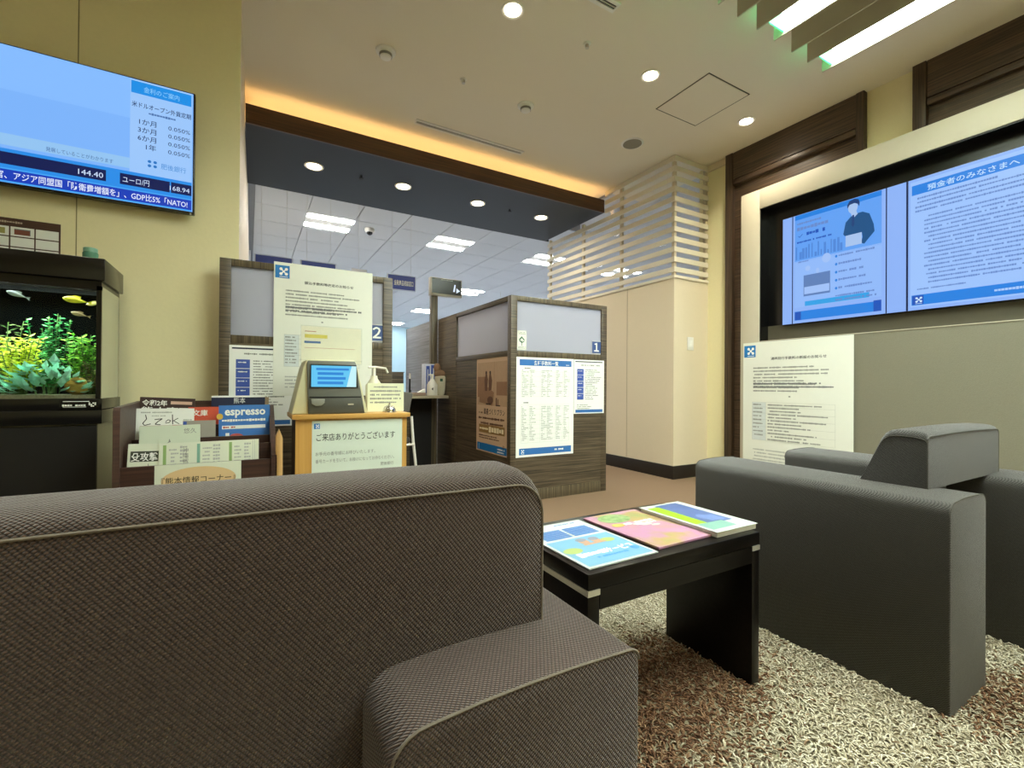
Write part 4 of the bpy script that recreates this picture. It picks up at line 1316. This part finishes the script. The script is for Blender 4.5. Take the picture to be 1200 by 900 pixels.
def fish(label, c, L_, mat, finm, yaw=0.0, dirn=1):
    t = thing('fish', label, 'fish', c, 'fish in the aquarium')
    b = bmesh.new()
    n, m = 12, 10
    rings = []
    for i in range(n + 1):
        f = i / n
        r = math.sin(PI * min(1, f * 1.02) ** .75) * .15 * L_ * (1 - .35 * f) + .004 * L_
        x = (f - .45) * L_ * .8
        rings.append([b.verts.new((c[0] - dirn * x, c[1] + .45 * r * math.cos(2 * PI * k / m), c[2] + r * math.sin(2 * PI * k / m))) for k in range(m)])
    for a, d in zip(rings, rings[1:]):
        for k in range(m):
            b.faces.new((a[k], a[(k + 1) % m], d[(k + 1) % m], d[k]))
    b.faces.new(rings[0])
    b.faces.new(rings[-1][::-1])
    bmesh.ops.recalc_face_normals(b, faces=b.faces)
    q = MB()
    q._add(b)
    part('body', q, mat, t)
    xt = c[0] - dirn * .42 * L_
    part('tail_fin', MB().prism([(xt, c[2]), (xt - dirn * .17 * L_, c[2] + .10 * L_), (xt - dirn * .13 * L_, c[2]), (xt - dirn * .17 * L_, c[2] - .10 * L_)], 'Y', c[1] - .0008, c[1] + .0008), finm, t)
    part('dorsal_fin', MB().prism([(c[0] + dirn * .12 * L_, c[2] + .12 * L_), (c[0] - dirn * .18 * L_, c[2] + .09 * L_), (c[0] - dirn * .2 * L_, c[2] + .18 * L_), (c[0], c[2] + .2 * L_)], 'Y', c[1] - .0008, c[1] + .0008), finm, t)
    part('eye', MB().ball((c[0] + dirn * .27 * L_, c[1] - .05 * L_, c[2] + .03 * L_), .018 * L_, n=8), BLACK, t)
    t.rotation_euler = (0, yaw, 0)
    return t


YF = M('fish_yellow', '#dccf2c', .4)
fish('bright yellow fish swimming near the top right of the tank', (-.63, 2.56, 1.165), .10, YF, YF, .15, -1)
PF = M('fish_pale', '#d8c58a', .4)
fish('pale yellow fish half hidden at the right frame of the tank', (-.575, 2.58, 1.157), .06, PF, PF, -.2, -1)
OF = M('fish_tan', '#b09670', .4)
fish('small tan fish below the bright yellow one', (-.617, 2.565, 1.108), .068, OF, OF, .25, -1)
GF = M('fish_grey', '#9ea5a4', .35)
fish('grey silver fish at the upper left of the tank', (-.80, 2.55, 1.17), .075, GF, GF, .35, -1)

jar = thing('green_jar', 'small green translucent jar on the aquarium lid', 'jar', (-.589, 2.6, 1.335))
part('jar_body', MB().lathe((-.589, 2.6, 1.336), [(.024, 0), (.026, .004), (.026, .038), (.022, .042)]), M('jar_green', '#5b9178', .25), jar)
part('jar_lid', MB().lathe((-.589, 2.6, 1.378), [(.024, 0), (.024, .016), (.022, .018)]), M('jar_lid_green', '#7fb098', .3), jar)

# ------------------------------------------------------------------ television and fish chart on the wall
tv = thing('television', 'wall mounted television showing rates and a news ticker', 'television', (-.8, 2.83, 1.97))
part('case', MB().box(-1.34, -.243, 2.804, 2.84, 1.674, 2.282, .004), BLACK, tv)
part('wall_mount', MB().box(-.95, -.62, 2.84, YW, 1.85, 2.12), BLACKM, tv)
part('mount_arm', MB().box(-.262, -.255, 2.80, 2.806, 1.668, 1.676), SILVER, tv)
TW, TH = 1.08, .592
ts = sheet('screen', None, None, (-1.331, 2.8005, 1.683), FACE_Y, TW, TH, S('tv_blue', '#7db4fb'), .002)
adopt(ts, tv)
WM[ts] = basis((-1.331, 2.8005, 1.683), *FACE_Y)
XS = TW - .247                          # left edge of the rate column
flat(ts, 'picture_tint', S('tv_sky', '#86bcff'), [R(0, .40, XS, .19)], .0005)
flat(ts, 'picture_tint', S('tv_pale', '#93c4f2'), [R(0, .16, XS, .05)], .0005)
flat(ts, 'rate_column', S('tv_column', '#9bc6fb'), [R(XS, .145, .243, .445)], .0008)
flat(ts, 'rate_header', S('tv_header', '#1e8fe6'), [R(XS + .003, .525, .236, .058)], .0011)
text(ts, 'header_words', S('tv_head_w', '#8fd0ff'), '金利のご案内', XS + .05, .54, .03, width=.14, z=.0015)
TI = S('tv_ink', '#16305e')
text(ts, 'rate_title', TI, '米ドルオープン外貨定期', XS + .006, .462, .028, width=.232, z=.0012, bold=.008)
rng = random.Random(6)
flat(ts, 'rate_note', S('tv_ink2', '#4d74ae'), lines(XS + .07, .447, .10, 1, .01, .012, rng, (1, 1)), .0012)
for q, (a, b2) in enumerate((('1か月', '0.050%'), ('3か月', '0.050%'), ('6か月', '0.050%'), ('1年', '0.050%'))):
    text(ts, 'rate_row', TI, a, XS + .10, .383 - .039 * q, .031, 'RIGHT', z=.0012, bold=.004)
    text(ts, 'rate_row', TI, b2, XS + .235, .383 - .039 * q, .028, 'RIGHT', z=.0012, width=.088)
flat(ts, 'bank_emblem', S('tv_dot', '#1f74c4'), [ell(XS + .075 + .022 * i, .19 + .02 * j, .007, .007, 12) for i in (0, 1) for j in (0, 1)], .0012)
text(ts, 'bank_name', S('tv_name', '#3d8ad4'), '肥後銀行', XS + .12, .187, .03, width=.10, z=.0012)
text(ts, 'caption', S('tv_cap', '#3f669e'), '発展していることがわかります', XS - .29, .168, .022, width=.23, z=.0012)
flat(ts, 'quote_strip', S('tv_strip', '#2a8de8'), [R(0, .06, TW - .004, .085)], .0008)
NV = S('tv_navy', '#101c52')
flat(ts, 'quote_box', NV, [R(.30, .078, XS - .085 - .30, .052), R(XS - .035, .078, .19, .052), R(XS + .16, .078, .083, .052)], .0011)
text(ts, 'quote', S('tv_w', '#cfe2ff'), '144.40', XS - .095, .09, .035, 'RIGHT', z=.0015)
text(ts, 'quote', S('tv_w', ''), 'ユーロ/円', XS - .025, .09, .034, z=.0015, width=.10)
text(ts, 'quote', S('tv_w', ''), '168.94', XS + .235, .09, .032, 'RIGHT', z=.0015)
flat(ts, 'ticker_strip', S('tv_ticker', '#1b3fb8'), [R(0, .006, TW - .004, .052)], .0008)
flat(ts, 'ticker_edge', S('tv_edge', '#46a4f4'), [R(0, .056, TW - .004, .006), R(0, 0, TW - .004, .007)], .0010)
text(ts, 'ticker', S('tv_tick_w', '#e4ecff'), '道官、アジア同盟国「防衛費増額を」、GDP比5%「NATO!', TW - .72, .018, .036, width=.70, z=.0013, bold=.01)

fc = sheet('fish_chart', 'brown bordered chart of fish pictures on the wall beneath the television', 'chart', (-1.17, 2.866, 1.32), FACE_Y, .416, .228, M('chart_brown', '#4a2f22', .6), .002)
cells, pics = [], []
for i in range(5):
    for j in range(4):
        cells.append(R(.010 + .081 * i, .012 + .046 * j, .076, .041))
for cc in cells:
    flat(fc, 'white_cell', PAPERW, [cc], .0006)
for i, cc in enumerate(('#8a6a3c', '#6b7a4c', '#a8a05c', '#7d868a', '#7a4434')):
    if i < 4:
        flat(fc, 'fish_picture', M('chart_pic%d' % i, cc, .6, var=.3, scale=80), [R(.022 + .081 * i, .157, .052, .026)], .001)
flat(fc, 'fish_picture', M('chart_pic4', '#7a4434', .6), [R(.265, .157, .05, .022)], .0014)
flat(fc, 'title', M('chart_title', '#b5a394', .6), lines(.215, .215, .07, 1, .01, .010, random.Random(1), (1, 1)), .0008)

# ------------------------------------------------------------------ upholstered seats
def along(axis):
    return lambda e: abs((e.verts[0].co - e.verts[1].co)[axis]) > 1e-5


def piping(par, paths, mat, r=.0015):
    for p in paths:
        part('piping', MB().tube(p, r, 6), mat, par)


def arc(c, r, a0, a1, n, plane, off):
    out = []
    for k in range(n + 1):
        a = math.radians(a0 + (a1 - a0) * k / n)
        u, v = c[0] + r * math.cos(a), c[1] + r * math.sin(a)
        out.append({'xz': (u, off, v), 'yz': (off, u, v), 'xy': (u, v, off)}[plane])
    return out


def seat_unit(name, label, xa, xb, arm_l, arm_r, y0, y1, arm_h, back_x, back_prof, fab, pipe, cat, cushions=1, rail=.19, ro=.028):
    t = thing(name, label, cat, ((xa + xb) / 2, (y0 + y1) / 2, 0))
    for x0, x1 in ((xa, xa + arm_l), (xb - arm_r, xb)):
        ra = .032
        pr = [(x0 + .006, .004), (x0, .012)] + [(x0 + ra - ra * math.cos(math.radians(q)), arm_h - ra + ra * math.sin(math.radians(q))) for q in range(0, 91, 15)]
        pr += [(x0 + (x1 - x0) * f, arm_h + .004 * math.sin(PI * f)) for f in (.3, .5, .7)]
        pr += [(x1 - ro + ro * math.sin(math.radians(q)), arm_h - ro + ro * math.cos(math.radians(q))) for q in range(0, 91, 15)] + [(x1, .012), (x1 - .006, .004)]
        part('armrest', MB().prism(pr, 'Y', y0, y1, .004, 2, edges=lambda e: abs(e.verts[0].co.y - e.verts[1].co.y) < 1e-5), fab, t, smooth=50)
        piping(t, [[(x, y0 + .0012, z) for x, z in pr[2:-2]], [(x, y1 - .0012, z) for x, z in pr[2:-2]]], pipe)
    part('seat_base', MB().box(xa + arm_l, xb - arm_r, y0 + .20, y1 - .02, .03, .25, .015), fab, t)
    wd = (xb - arm_r) - (xa + arm_l)
    for k in range(cushions):
        c0 = xa + arm_l + wd * k / cushions + .003
        part('seat_cushion', MB().box(c0, c0 + wd / cushions - .006, y0 + .22, y1 - .01, .25, .40, .025, 3), fab, t)
    bx0, bx1 = back_x
    prof, rc = back_prof
    top = max(z for _, z in prof)
    n = 14
    d = [rc * (1 - math.cos(PI / 2 * k / n)) for k in range(n + 1)]
    xs = [bx0 + v for v in d] + [bx0 + rc + (bx1 - bx0 - 2 * rc) * k / 8 for k in range(1, 8)] + [bx1 - v for v in reversed(d)]
    bm = bmesh.new()
    rings = []
    for x in xs:
        e = min(x - bx0, bx1 - x)
        drop = rc - math.sqrt(max(0, rc * rc - max(0, rc - e) ** 2))
        crown = .004 * math.sin(PI * (x - bx0) / (bx1 - bx0))
        ring = []
        for y, z in prof:
            wz = max(0, min(1, (z - (top - .14)) / .10))
            ring.append(bm.verts.new((x, y, z + (crown - drop) * wz)))
        rings.append(ring)
    for A, B in zip(rings, rings[1:]):
        for k in range(len(prof)):
            k2 = (k + 1) % len(prof)
            bm.faces.new((A[k], A[k2], B[k2], B[k]))
    bm.faces.new(rings[0])
    bm.faces.new(rings[-1][::-1])
    bmesh.ops.recalc_face_normals(bm, faces=bm.faces)
    seam = [Vector(r[1].co) for r in rings]
    seam = [Vector((bx0, prof[0][0], arm_h)), ] + seam + [Vector((bx1, prof[0][0], arm_h))]
    side = [[Vector(r[k].co) for k in range(1, len(prof) - 1)] for r in (rings[0], rings[-1])]
    mb = MB()
    mb._add(bm)
    part('backrest', mb, fab, t, smooth=50)
    part('back_rail', MB().box(xa + arm_l - .035, xb - arm_r + .035, y0 + rail, y0 + .25, .03, arm_h + .001), fab, t)
    piping(t, [seam] + side, pipe)
    return t


seat_unit('sofa', 'dark woven two seat sofa seen from behind at the lower left', -1.15, .372, .27, .272, .365, 1.13, .537, (-1.085, .309),
          ([(.463, .538), (.463, .704), (.467, .713), (.476, .719), (.49, .722), (.53, .723), (.552, .720), (.566, .712), (.574, .70), (.618, .538)], .036), FAB_SOFA, PIPE, 'sofa', 2, .098, .013)
seat_unit('armchair', 'dark grey armchair with wedge backrest on the right side', 1.502, 2.37, .25, .265, .445, 1.19, .537, (1.646, 2.225),
          ([(.536, .538), (.536, .686), (.541, .694), (.552, .699), (.57, .701), (.606, .702), (.624, .698), (.637, .689), (.646, .675), (.70, .538)], .018), FAB_CHAIR, PIPE2, 'armchair')

# ------------------------------------------------------------------ coffee table with magazines
tb = thing('coffee_table', 'low black coffee table on the shag rug', 'table', (.92, .92, 0))
TX0, TX1, TY0, TY1 = .622, 1.222, .757, 1.112
part('table_top', MB().box(TX0, TX1, TY0, TY1, .390, .425, .002), ESPR, tb)
for ya in (TY0 + .002, TY1 - .02):
    part('apron', MB().box(TX0 + .033, TX1 - .033, ya - .0016, ya + .018, .345, .389), ESPR, tb)
for x in (TX0, TX1 - .032):
    part('leg', MB().box(x, x + .032, TY0 + .001, TY1 - .06, .004, .376, .0015), ESPR, tb)
    part('silver_inlay', MB().box(x - .0005, x + .0325, TY0 - .0005, TY1 - .055, .377, .3895), SILVER, tb)


def pages(name, label, cx, cy, wd, ht, rot, z, t, mat, cat):
    m = Matrix.Translation((cx, cy, z + t)) @ Matrix.Rotation(rot, 4, 'Z') @ Matrix.Translation((-wd / 2, -ht / 2, 0))
    return sheet(name, label, cat, None, None, wd, ht, mat, t, 'reading on the coffee table', M4=m)


zt = .426
rng = random.Random(40)
p = pages('brochure', 'white and light blue bank brochure at the near end of the coffee table', .742, .925, .212, .300, .015, zt, .003, M('brochure_white', '#b0b7b4', .5), 'brochure')
LB, MBL = M('brochure_sky', '#6799b4', .5), M('brochure_blue', '#4473ae', .5)
flat(p, 'picture', LB, [R(.008, .008, .196, .165)], .0005)
flat(p, 'blue_table', MBL, [R(.02, .185 + .011 * q, .082, .009) for q in range(6)] + [R(.11, .185 + .011 * q, .082, .009) for q in range(6)], .0006)
flat(p, 'picture_spot', M('brochure_yellow', '#98a85f', .5), [ell(.035, .10, .026, .018), ell(.165, .125, .022, .014)], .0008)
flat(p, 'picture_figures', M('brochure_peach', '#b08c74', .5), [ell(.10, .14, .014, .018), ell(.135, .135, .013, .018), R(.085, .115, .07, .01)], .0009)
flat(p, 'picture_figures', M('brochure_grey', '#7c7f8a', .5), [ell(.10, .152, .016, .011), ell(.136, .147, .015, .011)], .0012)
text(p, 'title', PAPERW, 'サービス', .105, .055, .03, width=.09, z=.0012, bold=.03)
flat(p, 'title_strokes', PAPERW, lines(.025, .078, .075, 1, .02, .024, rng, (1, 1)), .0012)
flat(p, 'title_shadow', M('brochure_deep', '#3c86c4', .5), lines(.06, .045, .09, 1, .01, .009, rng, (1, 1)) + [ell(.185, .05, .012, .012)], .0012)
flat(p, 'heading_text', MBL, lines(.11, .285, .07, 1, .01, .008, rng, (1, 1)), .0008)

p = pages('magazine', 'pink floral magazine in the middle of the coffee table', .970, .935, .208, .285, .02, zt, .005, cloudy('floral_cover', [(.28, '#76905a'), (.40, '#a08a5a'), (.5, '#a87a9c'), (.62, '#aa8080'), (.74, '#9a72a0')], 7), 'magazine')
flat(p, 'cover_title', PAPERW, lines(.06, .185, .10, 1, .01, .016, rng, (1, 1)) + lines(.09, .165, .07, 1, .01, .010, rng, (1, 1)), .0010)
flat(p, 'cover_greenery', cloudy('cover_leaves', [(.3, '#5f7f48'), (.5, '#809c66'), (.7, '#9aaa7c')], 40), [ell(.075, .235, .055, .038, 24)], .0006)
flat(p, 'cover_spot', M('cover_gold', '#b8a050', .5), [ell(.04, .18, .022, .014)], .0008)
flat(p, 'cover_petals', M('cover_petal', '#bdb7ae', .5), [ell(.10, .165, .018, .008), ell(.12, .15, .02, .008), ell(.14, .135, .016, .007)], .0009)

p = thing('magazine', 'thick white edged magazine with lime band at the far end of the coffee table', 'magazine', (1.15, .925, zt), 'reading on the coffee table')
part('page_block', MB().box(1.070, 1.238, .778, 1.048, zt, zt + .014, .001), PAPER, p)
cv = sheet('cover', None, None, None, None, .176, .278, M('cover_white', '#aeb5b1', .4), .0012, M4=basis((1.065, .774, zt + .0158), *FACE_UP))
adopt(cv, p)
flat(cv, 'sky_picture', M('cover_steel_blue', '#41598c', .4, var=.15, scale=25), [R(.05, .06, .10, .205)], .0005)
flat(cv, 'lime_band', M('cover_lime', '#86b50c', .45, var=.08), [[(.012, .075), (.052, .07), (.055, .25), (.012, .255)]], .0008)
flat(cv, 'aqua_band', M('cover_aqua', '#719c90', .45), [R(.012, .02, .10, .05)], .0006)
flat(cv, 'cover_figures', M('cover_indigo', '#5d74a8', .5), [ell(.095, .11, .02, .03), ell(.12, .095, .016, .028), [(.08, .075), (.14, .075), (.135, .12), (.09, .13)]], .0008)

# ------------------------------------------------------------------ shag rug
rug = thing('shag_rug', 'thick beige shag rug with brown bands under table and armchair', 'rug', (1.2, .9, 0))
RX0, RX1, RY0, RY1 = -1.3, 3.1, -.5, 1.78
part('backing', MB().box(RX0, RX1, RY0, RY1, .001, .010), M('rug_backing', '#7d745c', .95), rug)
nr = np.random.default_rng(5)
row, step = .0165, .0058
ys = np.arange(RY0 + .02, RY1, row)
px, py = [], []
for y in ys:
    xs = np.arange(RX0 + .02, RX1, step)
    for rep in range(2):
        px.append(xs + nr.uniform(-.005, .005, len(xs)))
        py.append(np.full(len(xs), y) + nr.normal(0, .0045, len(xs)))
px, py = np.concatenate(px), np.concatenate(py)
keep = ((px > .36) & (py > .02)) | (py > 1.0)
keep &= ~((px > 1.53) & (px < 2.36) & (py > .62) & (py < 1.16)) & ~((px > 1.51) & (px < 1.745) & (py > .455)& (py < .7)) & ~((px > 2.12) & (px < 2.36) & (py > .455) & (py < .7)) & ~((px > 1.188) & (px < 1.222) & (py > .757) & (py < 1.05)) & ~((px < .2) & (py < 1.3)) & ~((px > .30) & (px < .372) & (py > .37) & (py < 1.13))
far = (py > 1.3) | (px > 2.6)
keep &= ~(far & (nr.random(len(px)) < .35))
px, py = px[keep], py[keep]
n = len(px)
az = nr.uniform(0, 2 * PI, n)
Ls = nr.uniform(.020, .034, n)
hv = nr.uniform(.55, 1.4, n)
rad = nr.uniform(.0017, .0027, n)
dx, dy = np.cos(az), np.sin(az)
prof = [(0, 0.008), (.25, .24), (.62, .32), (1.0, .16)]
rr = [1.0, 1.1, .95, .45]
V = np.zeros((n, 4, 3, 3))
for i, (a, h) in enumerate(prof):
    cx = px + dx * a * Ls * .75
    cy = py + dy * a * Ls * .75
    cz = .006 + h * Ls * hv * (1 if i else .2)
    for k in range(3):
        th = 2 * PI * k / 3 + .5
        V[:, i, k, 0] = cx - dy * math.cos(th) * rad * rr[i] + dx * .3 * math.sin(th) * rad
        V[:, i, k, 1] = cy + dx * math.cos(th) * rad * rr[i] + dy * .3 * math.sin(th) * rad
        V[:, i, k, 2] = cz + math.sin(th) * rad * rr[i]
verts = V.reshape(-1, 3)
fq = []
for i in range(3):
    for k in range(3):
        k2 = (k + 1) % 3
        fq.append((i * 3 + k, i * 3 + k2, (i + 1) * 3 + k2, (i + 1) * 3 + k))
fq = np.array(fq)
faces = (np.arange(n)[:, None, None] * 12 + fq[None]).reshape(-1, 4)
me = bpy.data.meshes.new('pile')
me.vertices.add(len(verts))
me.vertices.foreach_set('co', (verts - np.array([1.2, .9, 0])).astype(np.float32).ravel())
me.loops.add(faces.size)
me.loops.foreach_set('vertex_index', faces.ravel().astype(np.int32))
me.polygons.add(len(faces))
me.polygons.foreach_set('loop_start', np.arange(0, faces.size, 4, dtype=np.int32))
me.update(calc_edges=True)
me.polygons.foreach_set('use_smooth', [True] * len(faces))


def blob(cx, cy, sx, sy, e=3):
    return np.exp(-np.abs((px - cx) / sx) ** e - np.abs((py - cy) / sy) ** e)


brown = np.clip(1.2 * blob(.93, .88, .36, .17) + .45 * blob(.8, .68, .3, .10) + .7 * blob(1.72, .40, .22, .06) + .4 * blob(-.2, 1.5, .4, .1) + .35 * blob(2.75, .55, .2, .12), 0, 1)
rnd = nr.random(n)
tone = np.where(nr.random(n) < brown * .97, .06 + .40 * rnd, np.clip(.60 + .40 * rnd - .35 * brown, .3, 1))
at = me.attributes.new('tone', 'FLOAT', 'POINT')
at.data.foreach_set('value', np.repeat(tone, 12).astype(np.float32))
pile = link('pile', me, attr_mat('rug_yarn', [(0, '#4a3222'), (.25, '#6e4f38'), (.42, '#8a6d51'), (.55, '#948a72'), (.78, '#aea68e'), (1, '#c8c2ad')], .9), rug, local=True, kind='stuff')
